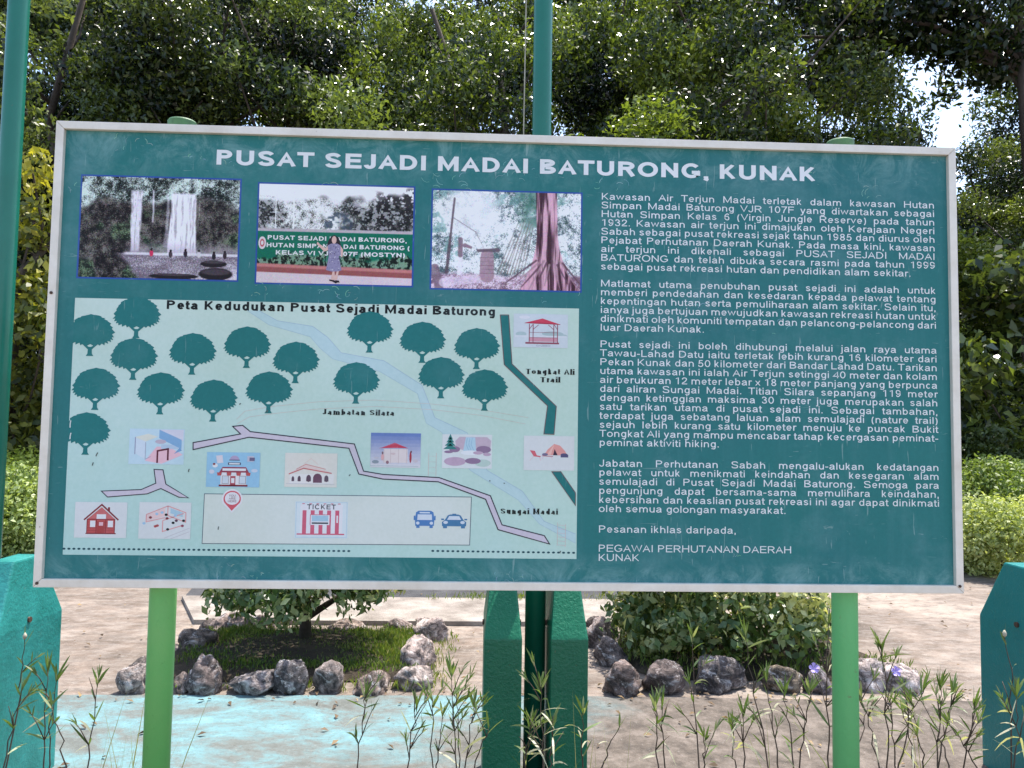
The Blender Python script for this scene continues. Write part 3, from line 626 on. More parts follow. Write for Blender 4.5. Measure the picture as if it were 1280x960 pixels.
F.ell(loc2(.03, .60), .010, .017, lin(226, 214, 218), 3); F.ell(loc2(.03, .60), .006, .011, lin(196, 96, 104), 3.3); F.ell(loc2(.03, .60), .0035, .006, lin(228, 222, 222), 3.6)
F.build('sign_lettering', M['photo'], ph2)
F = Flat(); sk, dk = lin(226, 186, 178), lin(44, 32, 40)
L2 = lambda *p: [loc2(u, v) for u, v in p]
F.poly(L2((.455, .56), (.475, .515), (.495, .505), (.52, .53), (.535, .60), (.55, .64), (.52, .65), (.455, .64), (.44, .65)), dk, 4.2)
F.ell(loc2(.492, .555), .0063, .0105, sk, 4.6)
F.poly(L2((.452, .61), (.475, .592), (.515, .592), (.535, .61), (.54, .70), (.525, .72), (.545, .86), (.525, .872), (.485, .875), (.445, .862), (.46, .72)), lin(150, 142, 176), 4.8)
rf = random.Random(3)
for k in range(70):
    v = rf.uniform(.61, .86); hw_ = .032 + .05 * max(0, v - .70) / .5; u = .494 + rf.uniform(-hw_, hw_) * .9; F.ell(loc2(u, v), rf.uniform(.0008, .0018), rf.uniform(.0008, .0018), rf.choice([lin(206, 200, 214), lin(104, 92, 128), lin(120, 110, 146)]), 5.1, 6)
F.poly(L2((.452, .615), (.44, .64), (.40, .60), (.385, .575), (.38, .60), (.43, .675), (.455, .66)), sk, 5); F.poly(L2((.535, .615), (.552, .65), (.55, .72), (.54, .73), (.535, .66)), sk, 5)
F.poly(L2((.488, .872), (.50, .872), (.505, .94), (.495, .97), (.478, .955)), sk, 4.7); F.poly(L2((.515, .87), (.528, .87), (.52, .94), (.515, .965), (.50, .955)), sk, 4.75)
F.poly(L2((.468, .955), (.50, .962), (.52, .985), (.51, .995), (.49, .978), (.468, .968)), dk, 5.2); F.poly(L2((.505, .962), (.53, .965), (.535, .985), (.515, .985)), dk, 5.2)
F.build('printed_figure', M['photo'], ph2)
r3 = np.random.default_rng(31)
I = foliage(r3, 30, (84, 100, 104), (242, 244, 246), (.30, .54)); tl = st(fbm(r3, PH, PW, 7, 3), .48, .60) * (1 - st(vv, .62, .75)); wob = fbm(r3, PH, PW, 8, 3)
I = mix3(I, (118, 156, 152), tl * .65 * st(fbm(r3, PH, PW, 30, 2), .4, .6)); d = ((uu - .26) / .22) ** 2 + ((vv - .2) / .3) ** 2; I = mix3(I, (238, 236, 240), .75 * (1 - st(d, .3, 1.2)))
m_ = st(uu, .55, .64) * (1 - st(uu, .70, .74)) * (1 - st(vv, .3, .5)) * st(wob, .35, .6); I = mix3(I, (70, 110, 100), m_ * .7)
gr_ = foliage(r3, 26, (130, 104, 118), (226, 206, 220), (.36, .6), .6); m_ = st(vv + (wob - .5) * .08, .83, .88); I = I * (1 - m_[..., None]) + gr_ * m_[..., None]
def limb(u0, v0, u1, v1, w0, w1, c, op=.85):
    global I
    t = np.clip(((uu - u0) * (u1 - u0) + (vv - v0) * (v1 - v0)) / ((u1 - u0) ** 2 + (v1 - v0) ** 2), 0, 1)
    d = np.hypot(uu - u0 - t * (u1 - u0), (vv - v0 - t * (v1 - v0)) * .67) - (w0 + (w1 - w0) * t) + (wob - .5) * .006
    I = mix3(I, c, op * (1 - st(d, -.004, .004)))
limb(.145, .08, .10, .84, .006, .012, (98, 84, 92)); limb(.14, .28, .29, .42, .004, .003, (140, 130, 136)); limb(.29, .42, .36, .62, .004, .003, (140, 130, 136))
for a in range(9): limb(.58 + a * .012, .30 + .03 * (a % 3), .44 + a * .022, .84, .003, .004, (150, 132, 130) if a % 2 else (112, 104, 100), .7)
limb(.20, .55, .185, .84, .012, .018, (226, 220, 226), .9); limb(.19, .50, .19, .66, .016, .016, (120, 96, 108), .8); limb(.22, .56, .26, .58, .016, .012, (126, 100, 112), .8)
limb(.37, .66, .37, .86, .045, .05, (164, 136, 148), .9); limb(.31, .61, .44, .60, .012, .015, (112, 98, 108), .95)
for k in range(5): limb(.325, .68 + .04 * k, .415, .68 + .04 * k, .002, .002, (122, 98, 110), .8)
limb(.02, .80, .05, .98, .03, .03, (124, 104, 116), .8); limb(.08, .94, .3, .90, .03, .03, (214, 198, 212), .7)
trunkw = .072 + .13 * np.clip((vv - .40) / .6, 0, 1) ** 2.0; dd = np.abs(uu - .765 - .02 * vv) - trunkw + (fbm(r3, PH, PW, 10, 3, .6, 3) - .5) * .05 * st(vv, .6, .9)
strp = fbm(r3, PH, PW, 3, 3, .8, 14); strp = st(strp, .34, .62)[..., None]; tk = np.array((74, 48, 58)) * (1 - strp) + np.array((212, 168, 184)) * strp
m_ = (1 - st(dd, -.006, .004)) * .95; I = I * (1 - m_[..., None]) + tk * m_[..., None]
for k in range(11): limb(.70 + .018 * k, .70 + .02 * (k % 3), .50 + .052 * k, .93 + .02 * (k % 4), .008, .004, (172, 140, 152) if k % 2 else (106, 80, 92), .85)
photo([(541.6, 237.2), (727.4, 243), (724, 364.4), (539, 359.2)], I + r3.normal(size=I.shape) * 5, 'printed photo of a giant tree with buttress roots in forest')

# ---- the map
MAPG = lin(180, 214, 204)
mp_ = Flat(); c4 = Bs((95.6, 370), (724.6, 388), (719.6, 698), (76.8, 694)); mx0 = (c4[0][0] + c4[3][0]) / 2; mx1 = (c4[1][0] + c4[2][0]) / 2; mz1 = (c4[0][1] + c4[1][1]) / 2; mz0 = (c4[2][1] + c4[3][1]) / 2
nx, nz = 26, 14
cA, cB, cC = np.array(lin(200, 219, 210)), np.array(lin(178, 212, 206)), np.array(lin(194, 218, 204))
for i in range(nx):
    for j in range(nz):
        u, v = (i + .5) / nx, (j + .5) / nz; c = cB * (1 - v) + cA * v; c = c * (1 - .6 * u) + cC * .6 * u
        mp_.poly(rect(mx0 + (mx1 - mx0) * i / nx, mz0 + (mz1 - mz0) * j / nz, mx0 + (mx1 - mx0) * (i + 1) / nx, mz0 + (mz1 - mz0) * (j + 1) / nz), tuple(c), 1)
mapo = mp_.build('map_sheet', M['print'], board)
def sub(name, f, label=None): return f.build(name, M['print'], mapo, label)
BLK = lin(22, 26, 28)
F = Flat(); a, b = Bp(207, 384.5), Bp(620, 396.5); F.text('Peta Kedudukan Pusat Sejadi Madai Baturong', a[0], (a[1] + b[1]) / 2, .0235, BLK, width=b[0] - a[0], weight=.15); sub('map_lettering', F)
RIV = lin(186, 212, 214)
La = [(309, 388), (336, 406), (388, 421), (400, 435), (416, 448.6), (474, 464), (522, 492), (533, 529), (552, 540), (588, 588), (648, 625), (674.5, 655), (719.5, 679)]
Ra = [(324, 388.4), (347, 401), (391, 408), (410, 422), (426.6, 441), (480, 451), (527.5, 481.6), (543.5, 522), (584, 541), (609, 588), (653, 614), (680, 651.6), (719.5, 667.5)]
F = Flat()
for i in range(len(La) - 1): F.poly(Bs(La[i], Ra[i], Ra[i + 1], La[i + 1]), RIV, 2)
F.line(Bs(*La), .0012, lin(166, 194, 206), 2.5); F.line(Bs(*Ra), .0012, lin(160, 184, 204), 2.5); sub('river_symbol', F)
F = Flat(); pk = lin(206, 196, 188)
F.line(Bs((296, 524), (306, 514), (340, 508), (400, 502), (470, 500), (540, 505), (600, 512), (660, 522)), .0012, pk, 2.8); F.line(Bs((296, 530), (312, 521), (350, 516), (400, 511), (470, 508), (540, 512), (600, 519), (657, 530)), .0012, pk, 2.8); sub('bridge_symbol', F)
F = Flat()
for xa, ya, yb in ((536, 566, 595), (545.5, 566, 595)): F.line(Bs((xa, ya), (xa - .6, yb)), .0011, lin(212, 186, 180), 2.8)
for k in range(4): F.line(Bs((536, 570 + 7 * k), (545.5, 570.5 + 7 * k)), .0008, lin(204, 196, 190), 2.9)
sub('bridge_symbol', F); F = Flat()
for xa, ya, yb in ((697, 653, 682), (707, 655, 684)): F.line(Bs((xa, ya), (xa - .6, yb)), .0011, lin(212, 186, 180), 2.8)
for k in range(6): F.line(Bs((697, 656 + 5 * k), (707, 657 + 5 * k)), .001, lin(212, 186, 190), 2.9)
sub('bridge_symbol', F)
TG = lin(36, 116, 116)
TOUT = []
rt = random.Random(5)
for k in range(58):
    a = -90 + 360 * k / 58; cu, cv = math.cos(rad(a)), math.sin(rad(a)); e_ = .78
    u = math.copysign(abs(cu) ** e_, cu); v = math.copysign(abs(cv) ** e_, cv)
    rr_ = 1 + (.045 if k % 2 else -.045) + rt.uniform(-.02, .035)
    w_ = 27.2 if v < .1 else 27.2 - 5.5 * v
    TOUT.append((u * w_ * rr_ + rt.uniform(-.5, .5), 28.0 + (22.5 if v > 0 else 14.0) * v * rr_ - (1.5 if k % 2 else 0)))
def tree_symbol(px, py):
    x, z = Bp(px, py); s_ = .00218; F = Flat()
    clip = lambda p: (max(p[0], mx0 - .0), p[1])
    F.poly([clip((x + u * s_, z + v * s_)) for u, v in TOUT], TG, 3)
    F.poly([(x + u * s_, z + v * s_) for u, v in ((-4.5, 0), (4.5, 0), (2.6, 3), (2.4, 8), (9, 14), (8, 15.5), (1.5, 11), (-1.5, 11), (-8, 15.5), (-9, 14), (-2.4, 8), (-2.6, 3))], TG, 3.2)
    sub('tree_symbol', F)
for p in ((170, 422.7), (112, 445), (166, 474.8), (239.7, 468.4), (308, 460), (369, 479), (118.5, 512.4), (199.6, 518), (265.9, 527), (335.3, 516.6), (106.4, 568.4), (461.6, 440.8), (527.5, 453.6), (595.5, 461.4), (550.9, 497.9), (444.6, 504.6), (605.4, 513.4)): tree_symbol(*p)
RD, RO = lin(204, 194, 206), lin(48, 46, 58)
def outlined(name, pts, fill, line, w, lay=3.5, label=None):
    F = Flat(); P = Bs(*pts); F.poly(P, fill, lay); F.line(P, w, line, lay + .4, closed=True); return sub(name, F, label)
outlined('road_symbol', [(241.5, 553.3), (300.8, 542.5), (291, 533), (303.5, 531.7), (312.9, 539.5), (443, 555), (454.5, 588.9), (478.7, 593), (549, 597), (613, 619.7), (627.5, 656), (680.3, 669.5), (687, 680), (622.6, 662), (607, 624), (547.8, 602.2), (478.7, 598.8), (448.6, 592.5), (436.3, 560.3), (311.4, 546.5), (241.5, 562)], RD, RO, .0028)
outlined('road_symbol', [(126.9, 613.8), (176.5, 612), (195, 604), (192.7, 586.7), (203.9, 587.3), (207.4, 605), (235.8, 622.3), (223.7, 621.4), (201.2, 610.6), (184, 617.3), (134.5, 621.2)], RD, RO, .0024)
outlined('trail_symbol', [(625.3, 393.7), (635.9, 393.7), (640, 455), (695.4, 508), (692.5, 543), (679.8, 542.5), (684.4, 507.4), (630.2, 455.7)], TG, lin(112, 82, 84), .002)
outlined('trail_symbol', [(689.7, 589.6), (701, 589.6), (719.3, 616), (719.3, 632)], TG, lin(112, 82, 84), .002)
F = Flat(); P = Bs((255.7, 617.2), (589.3, 621.3), (587, 681.3), (252.7, 679.3)); F.poly(P, lin(212, 219, 211), 3); F.line(P, .0017, lin(86, 96, 108), 3.4, closed=True); sub('car_park_symbol', F)
F = Flat()
for t, x0, y0, x1, y1 in (('Tongkat Ali', 656.8, 467, 718.8, 469), ('Trail', 675, 477.5, 701, 478.5), ('Jambatan Silara', 402.8, 518, 494, 520), ('Sungai Madai', 625, 642, 698, 643.5)):
    a, b = Bp(x0, y0), Bp(x1, y1); F.text(t, a[0], (a[1] + b[1]) / 2, .0152, BLK, width=b[0] - a[0], weight=.2, bodoni=True, layer=4, track=.05)
sub('map_lettering', F)
for x0, y0, x1, y1, n in ((80, 685.8, 436, 688.8, 58), (541, 688.6, 717, 691, 29)):
    F = Flat()
    for k in range(n):
        p = Bp(x0 + (x1 - x0) * k / (n - 1), y0 + (y1 - y0) * k / (n - 1)); F.ell(p, .0042, .0028, lin(30, 74, 84), 2, 8)
    sub('dotted_line_symbol', F)
# small pictures on the map
def picture(name, box, bgc, bgc2=None):
    f = picture_frame(*box); F = Flat()
    if bgc2 is None: F.poly([f(0, 0), f(1, 0), f(1, 1), f(0, 1)], bgc, 4)
    else:
        for k in range(10):
            t = (k + .5) / 10; F.poly([f(0, k / 10), f(1, k / 10), f(1, (k + 1) / 10), f(0, (k + 1) / 10)], tuple(np.array(bgc) * (1 - t) + np.array(bgc2) * t), 4)
    Pf = lambda pts, c, l=4.5: F.poly([f(*p) for p in pts], c, l)
    Ln = lambda pts, w, c, l=4.8: F.line([f(*p) for p in pts], w, c, l)
    El = lambda u, v, ru, rv, c, l=4.6, a0=0, a1=360: F.poly([f(u + ru * math.cos(rad(a0 + (a1 - a0) * i / 18)), v + rv * math.sin(rad(a0 + (a1 - a0) * i / 18))) for i in range(19)], c, l)
    R_ = lambda u0, v0, u1, v1, c, l=4.5: F.poly([f(u0, v0), f(u1, v0), f(u1, v1), f(u0, v1)], c, l)
    return F, f, Pf, Ln, El, R_
PALE = lin(216, 218, 218)
red, drd, wht, pnk, sbl = lin(188, 84, 84), lin(132, 46, 54), lin(226, 224, 226), lin(228, 182, 190), lin(160, 196, 222)
F, f, Pf, Ln, El, R_ = picture('cottage', (92.4, 628, 159.6, 671.9), PALE)
R_(.24, .12, .78, .52, red); Pf([(.24, .52), (.78, .52), (.51, .86)], lin(200, 108, 108), 4.6)
Ln([(.18, .50), (.51, .93), (.84, .50)], .004, drd, 4.9); R_(.63, .74, .67, .86, drd); R_(.42, .53, .60, .66, wht, 4.9); R_(.30, .30, .40, .48, wht, 4.9); R_(.64, .30, .74, .48, wht, 4.9); R_(.44, .12, .58, .46, lin(170, 66, 66), 4.8); R_(.47, .34, .55, .44, pnk, 5)
for u in (.24, .42, .60, .77): Ln([(u, .12), (u, .52)], .0018, drd, 5.1)
for v in (.2, .28, .36, .44): Ln([(.24, v), (.78, v)], .0007, drd, 4.7)
Ln([(.22, .12), (.8, .12)], .0028, drd, 5.2); Ln([(.24, .52), (.78, .52)], .002, drd, 5.2); sub('cottage_picture', F)
F, f, Pf, Ln, El, R_ = picture('rooms', (172.8, 628.2, 239.6, 673.2), PALE)
for pts in ([(.14, .66), (.55, .9), (.9, .72)], [(.14, .66), (.14, .46), (.5, .58)], [(.55, .9), (.55, .64), (.9, .46), (.9, .72)], [(.46, .5), (.46, .2), (.86, .38)], [(.46, .5), (.86, .7)]): Ln(pts, .0022, lin(226, 150, 150))
Pf([(.6, .84), (.84, .72), (.84, .6), (.6, .7)], lin(170, 200, 216)); Pf([(.14, .64), (.5, .84), (.5, .62), (.14, .48)], lin(232, 200, 198), 4.4)
for u, v, c in ((.22, .58, drd), (.34, .68, sbl), (.44, .72, sbl), (.52, .66, BLK), (.54, .56, drd), (.66, .44, BLK), (.56, .26, BLK), (.72, .5, lin(96, 60, 80)), (.36, .36, red), (.32, .34, red), (.84, .36, lin(150, 70, 90)), (.86, .5, BLK), (.1, .42, sbl), (.7, .64, sbl)): El(u, v, .03, .035, c, 4.9)
Ln([(.5, .02), (.98, .3)], .001, lin(190, 180, 186)); Ln([(.62, .0), (.98, .2)], .001, lin(190, 180, 186)); sub('rooms_picture', F)
F, f, Pf, Ln, El, R_ = picture('washroom', (160.5, 536.6, 231.3, 580), lin(192, 216, 226))
Pf([(.54, .98), (.98, .66), (.98, .98)], lin(212, 210, 222)); Pf([(.54, .98), (.54, .74), (.95, .44), (.95, .7)], lin(132, 172, 208), 4.7); Pf([(.1, .76), (.34, .86), (.52, .78), (.3, .64)], lin(220, 220, 206), 4.6); Pf([(.12, .74), (.12, .3), (.3, .14), (.3, .64)], lin(206, 218, 228), 4.5)
Pf([(.3, .1), (.5, .5), (.72, .5), (.98, .28), (.6, .02)], lin(232, 188, 198), 4.55); Ln([(.52, .04), (.52, .38), (.71, .44), (.71, .12)], .0045, lin(96, 40, 56), 5); El(.57, .64, .1, .06, lin(190, 176, 190), 4.9); R_(.58, .44, .9, .56, lin(182, 200, 218), 4.6); Ln([(.11, .76), (.11, .28)], .0022, lin(150, 150, 176)); Ln([(.30, .62), (.3, .14), (.4, .22)], .0015, lin(160, 160, 180)); Pf([(.82, .3), (.92, .48), (.96, .4)], lin(120, 160, 200), 4.9); sub('washroom_picture', F)
F, f, Pf, Ln, El, R_ = picture('restaurant', (257.4, 566, 325.6, 608.5), lin(150, 194, 220))
R_(.27, .06, .75, .36, wht); R_(.24, .02, .78, .07, drd, 4.8); Pf([(.24, .42), (.30, .58), (.74, .58), (.80, .42)], lin(150, 64, 84), 4.7); R_(.30, .47, .74, .54, wht, 4.9)
for k in range(7): Pf([(.20 + k * .09, .42), (.29 + k * .09, .42), (.28 + k * .09, .33), (.21 + k * .09, .33)], red if k % 2 == 0 else wht, 5)
for u in (.30, .62): R_(u, .1, u + .12, .32, lin(206, 214, 222), 4.8); Ln([(u, .1), (u + .12, .1), (u + .12, .32), (u, .32), (u, .1)], .001, drd)
R_(.45, .05, .55, .32, lin(176, 84, 96), 4.8); R_(.47, .12, .53, .26, wht, 5); El(.52, .78, .09, .13, lin(176, 160, 190), 4.7, 0, 180); Ln([(.42, .78), (.62, .78)], .002, lin(70, 60, 90)); R_(.40, .64, .64, .71, lin(60, 56, 88), 4.7); R_(.42, .655, .62, .695, wht, 4.9)
Pf([(.17, .90), (.29, .92), (.31, .70), (.2, .68)], lin(218, 208, 214), 4.6); R_(.76, .74, .88, .90, lin(196, 190, 204), 4.6); R_(.80, .76, .9, .86, lin(110, 100, 130), 4.8); El(.16, .62, .05, .06, wht, 4.6); El(.14, .66, .025, .03, drd, 4.8); El(.10, .44, .05, .06, lin(208, 206, 218), 4.6); El(.9, .48, .06, .05, lin(200, 206, 220), 4.6); sub('restaurant_picture', F)
F, f, Pf, Ln, El, R_ = picture('hall', (355.4, 566.8, 422, 608.5), lin(220, 216, 206))
R_(.1, .1, .94, .38, lin(226, 222, 218), 4.3); Pf([(.08, .38), (.36, .56), (.88, .40), (.88, .44), (.40, .66), (.2, .5)], lin(222, 200, 194), 4.4); Ln([(.08, .38), (.36, .55), (.9, .41)], .003, lin(196, 112, 112)); Ln([(.22, .52), (.40, .67), (.78, .53)], .002, lin(206, 140, 136)); Ln([(.36, .68), (.5, .84), (.64, .66)], .0012, lin(222, 196, 186))
for u, w_, h_ in ((.16, .025, .1), (.28, .03, .11), (.46, .045, .14), (.80, .04, .13)): El(u, .2 + h_ * .4, w_, h_ * .75, lin(92, 70, 84), 4.9); R_(u - w_, .17, u + w_, .24, lin(92, 70, 84), 4.95)
El(.63, .26, .085, .14, lin(108, 70, 88), 4.9, 0, 180); R_(.545, .13, .715, .265, lin(108, 70, 88), 4.92); Ln([(.03, .1), (.96, .09)], .0014, lin(196, 194, 196)); sub('hall_picture', F)
F = Flat(); x, z = Bp(290.4, 624); F.poly(arc(x, z, .027, .0265, 205, -25, 24) + [(x, z - .036)], wht, 4.3); F.poly(arc(x, z + .001, .0225, .021, 208, -28, 24) + [(x - .0005, z - .030)], lin(208, 92, 104), 4.6); F.ell((x, z + .002), .019, .0165, wht, 4.9)
for t, dz, w_ in (('YOU', .0085, .018), ('ARE', .0012, .018), ('HERE', -.006, .023)): F.text(t, x - w_ / 2, z + dz - .002, .0056, lin(150, 120, 126), width=w_, weight=.12, layer=5.3)
sub('location_pin_symbol', F)
F, f, Pf, Ln, El, R_ = picture('ticket', (368, 627.4, 435.4, 672.3), lin(212, 222, 224))
Ln([(.02, .02), (.98, .02), (.98, .98), (.02, .98), (.02, .02)], .0018, lin(186, 208, 216), 4.4); R_(.1, .1, .9, .76, wht, 4.3); rr2 = lin(204, 92, 116)
for k in range(5):
    u = .14 + k * .155; R_(u, .1, u + .075, .76, rr2, 4.6)
R_(.29, .36, .66, .64, wht, 4.9); R_(.32, .46, .63, .62, lin(166, 198, 214), 5.1); R_(.32, .39, .63, .43, lin(36, 40, 52), 5.1); Ln([(.29, .36), (.29, .64), (.66, .64), (.66, .36)], .0016, rr2, 5.2); R_(.785, .42, .815, .62, wht, 5)
R_(.04, .09, .94, .125, rr2, 4.8); R_(.1, .76, .9, .92, wht, 4.9); a, b = f(.22, .79), f(.78, .79); F.text('TICKET', a[0], a[1], .0125, lin(60, 60, 66), width=b[0] - a[0], weight=.12, layer=5.4, track=.06)
for k in range(6): Ln([(.13 + k * .135, .94), (.18 + k * .135, .94)], .002, rr2, 5.2)
sub('ticket_booth_picture', F)
bl = lin(80, 126, 178); wl = lin(206, 214, 222)
f = picture_frame(517.7, 638.3, 544, 659.8); F = Flat(); Pq = lambda pts, c, l: F.poly([f(*p) for p in pts], c, l); Rq = lambda a, b, c, d, col, l: Pq([(a, b), (c, b), (c, d), (a, d)], col, l)
Pq([(.05, .12), (.95, .12), (.97, .5), (.92, .9), (.8, .99), (.2, .99), (.08, .9), (.03, .5)], bl, 4.4); Pq([(.14, .46), (.86, .46), (.84, .78), (.16, .78)], wl, 4.8); Rq(.25, .84, .75, .92, wl, 4.8)
for u in (.17, .83): F.ell(f(u, .28), .0045, .004, wl, 4.8)
Rq(.1, 0, .26, .14, bl, 4.5); Rq(.74, 0, .9, .14, bl, 4.5); Rq(-.03, .45, .04, .7, bl, 4.6); Rq(.96, .45, 1.03, .7, bl, 4.6); sub('bus_symbol', F)
f = picture_frame(551.9, 642.3, 583.4, 660.2); F = Flat(); bl = lin(72, 122, 160)
Pq([(.02, .14), (.98, .14), (.99, .42), (.88, .56), (.76, .88), (.66, .95), (.34, .95), (.24, .88), (.12, .56), (.01, .42)], bl, 4.4); Pq([(.22, .58), (.78, .58), (.70, .84), (.30, .84)], wl, 4.8); Rq(.42, .93, .58, 1.0, bl, 4.5)
for u in (.16, .84): F.ell(f(u, .40), .006, .004, wl, 4.8)
Rq(.06, 0, .22, .16, bl, 4.5); Rq(.78, 0, .94, .16, bl, 4.5); Rq(-.02, .56, .09, .66, bl, 4.6); Rq(.91, .56, 1.02, .66, bl, 4.6); sub('car_symbol', F)
F, f, Pf, Ln, El, R_ = picture('umbrella', (462.8, 541.8, 526.3, 584), lin(218, 214, 218), lin(96, 122, 184))
Pf([(.16, .55), (.5, .68), (.76, .56), (.5, .59)], lin(196, 60, 86), 4.8); Pf([(.2, .56), (.48, .72), (.74, .57)], lin(204, 84, 104), 4.6); R_(.26, .14, .74, .54, lin(224, 210, 208), 4.4)
for u in (.27, .40, .56, .72): Ln([(u, .12), (u, .54)], .001, lin(200, 176, 176))
for u, v, w_, h_, c in ((.80, .3, .022, .16, lin(170, 50, 66)), (.81, .46, .016, .03, lin(110, 40, 50)), (.24, .3, .03, .10, lin(222, 170, 170)), (.24, .42, .018, .04, lin(130, 100, 110)), (.34, .15, .03, .05, lin(150, 110, 120)), (.10, .16, .07, .05, lin(140, 150, 160)), (.12, .28, .05, .03, lin(196, 190, 200)), (.45, .4, .05, .03, lin(214, 190, 190)), (.9, .2, .05, .05, lin(200, 190, 196))): El(u, v, w_, h_, c, 4.9)
Ln([(0, .05), (.96, .04)], .0022, lin(190, 198, 200)); sub('pavilion_picture', F)
F, f, Pf, Ln, El, R_ = picture('falls', (552.3, 543.6, 615.3, 585), lin(216, 220, 220)); mv, mv2 = lin(190, 164, 184), lin(146, 120, 148)
Pf([(.28, .6), (.26, .8), (.34, .93), (.9, .93), (.98, .82), (.96, .5), (.6, .46)], lin(196, 176, 190), 4.4); Pf([(.47, .92), (.66, .92), (.68, .5), (.42, .5)], lin(180, 208, 222), 4.6); El(.57, .46, .2, .07, lin(228, 230, 234), 4.7)
for u in (.5, .55, .6): Ln([(u, .9), (u - .02, .7), (u + .03, .54)], .0016, lin(150, 186, 208))
El(.83, .56, .15, .11, mv2, 4.8); El(.72, .46, .1, .05, mv, 4.9); El(.9, .42, .08, .05, mv, 4.85); El(.26, .2, .22, .13, mv, 4.8); El(.62, .22, .16, .09, mv2, 4.9); El(.82, .16, .16, .11, lin(184, 204, 196), 4.7); El(.25, .56, .11, .09, mv2, 4.7); El(.13, .48, .09, .04, mv2, 4.8)
for v, w_ in ((.56, .14), (.66, .11), (.76, .08), (.85, .05)): Pf([(.16 - w_, v), (.16 + w_, v), (.16, v + .16)], lin(56, 128, 124), 5)
sub('waterfall_picture', F)
F, f, Pf, Ln, El, R_ = picture('camp', (654.3, 545.4, 718, 587.5), PALE)
Pf([(.40, .44), (.47, .60), (.60, .77), (.72, .72), (.82, .56), (.86, .44)], lin(226, 156, 150), 4.6); Pf([(.58, .44), (.61, .62), (.67, .44)], lin(60, 46, 66), 4.9); Pf([(.46, .45), (.60, .76), (.54, .46)], lin(236, 186, 176), 4.8); El(.42, .46, .06, .04, lin(120, 112, 140), 4.9); R_(.73, .38, .88, .46, lin(90, 86, 120), 4.9); El(.80, .46, .07, .04, lin(90, 86, 120), 4.92)
Pf([(.12, .58), (.22, .56), (.26, .43), (.34, .41), (.33, .38), (.2, .4)], lin(210, 98, 110), 4.9); Ln([(.2, .4), (.12, .28)], .0012, pnk); Ln([(.31, .39), (.34, .28)], .0012, pnk); Ln([(.36, .42), (.58, .40)], .0022, lin(190, 130, 140)); Ln([(.40, .41), (.36, .32)], .001, pnk); Ln([(.54, .4), (.57, .32)], .001, pnk); sub('tent_picture', F)
F, f, Pf, Ln, El, R_ = picture('gazebo', (641.6, 393.4, 710, 434), lin(206, 214, 220)); gz = lin(150, 74, 92)
El(.14, .40, .1, .07, lin(176, 196, 198), 4.3); El(.72, .42, .2, .07, lin(170, 190, 192), 4.35); El(.9, .36, .09, .05, lin(176, 196, 198), 4.3); R_(.02, .3, .98, .36, lin(214, 218, 224), 4.4); El(.2, .9, .1, .05, lin(222, 222, 228), 4.3)
Pf([(.2, .73), (.53, .87), (.86, .70), (.53, .74)], lin(206, 66, 90), 4.9); Pf([(.22, .74), (.53, .74), (.86, .71), (.86, .69), (.2, .72)], lin(170, 50, 76), 5)
for u in (.29, .36, .74, .81): Ln([(u, .16), (u, .7)], .0022, gz)
for a_, b_ in ((.29, .35), (.36, .46), (.74, .64), (.81, .75)): Ln([(a_, .54), (b_, .68)], .0016, gz)
R_(.29, .18, .81, .30, lin(206, 150, 164), 4.7); Ln([(.29, .3), (.81, .3)], .001, gz); Ln([(.29, .45), (.81, .45)], .001, gz); R_(.22, .11, .84, .16, gz, 5); a, b = f(.42, .035), f(.68, .035); F.text('GAZEBO', a[0], a[1], .0045, lin(150, 156, 170), width=b[0] - a[0], weight=.09, layer=5); sub('gazebo_picture', F)
# scratches and peeled spots on the panel
F = Flat(); rs = random.Random(8)
for px, py, n, L_ in ((160, 180, 8, 9), (260, 205, 6, 7), (405, 238, 9, 12), (560, 228, 10, 12), (640, 215, 10, 10), (760, 226, 8, 10), (990, 215, 6, 8), (1080, 240, 6, 9), (880, 380, 6, 14), (960, 410, 5, 10), (420, 365, 12, 10), (330, 362, 8, 8), (700, 372, 6, 8), (105, 240, 5, 8), (90, 640, 4, 7), (640, 722, 10, 9), (300, 716, 9, 8), (850, 440, 5, 12), (900, 700, 4, 6), (1100, 610, 4, 6), (1160, 180, 4, 5)):
    for k in range(n):
        x, y = px + rs.uniform(-28, 28), py + rs.uniform(-9, 9); a = rs.uniform(-2.6, -.5) if rs.random() < .7 else rs.uniform(0, 3); l_ = rs.uniform(.3, 1) * L_
        pts = [(x + math.cos(a + .3 * j) * l_ * j / 3, y + math.sin(a + .3 * j) * l_ * j / 3) for j in range(4)]
        F.line(Bs(*pts), rs.uniform(.0006, .0014), lin(*[int(c * rs.uniform(.8, 1)) for c in (150, 196, 190)]), 1.5)
tag(F.build('scratch_marks', M['print'], board), kind='stuff')
F = Flat()
for px, py, a, l_ in ((121, 568, -70, 5), (116, 580, -80, 4), (88, 530, -88, 9), (88, 545, -85, 8), (236, 588, -85, 4), (334, 514, -70, 3), (273, 660, -88, 4), (437, 594, -60, 2), (700, 690, -85, 3), (300, 505, -60, 2), (612, 601, 20, 1), (630, 604, 10, 1)):
    F.line(Bs((px - l_ * math.cos(rad(a)) / 2, py - l_ * math.sin(rad(a)) / 2), (px, py), (px + l_ * math.cos(rad(a)) / 2 + .6, py + l_ * math.sin(rad(a)) / 2)), .0028, lin(96, 104, 100) if px not in (88,) else lin(206, 214, 210), 5.2)
tag(F.build('dirt_marks', M['print'], board), kind='stuff')

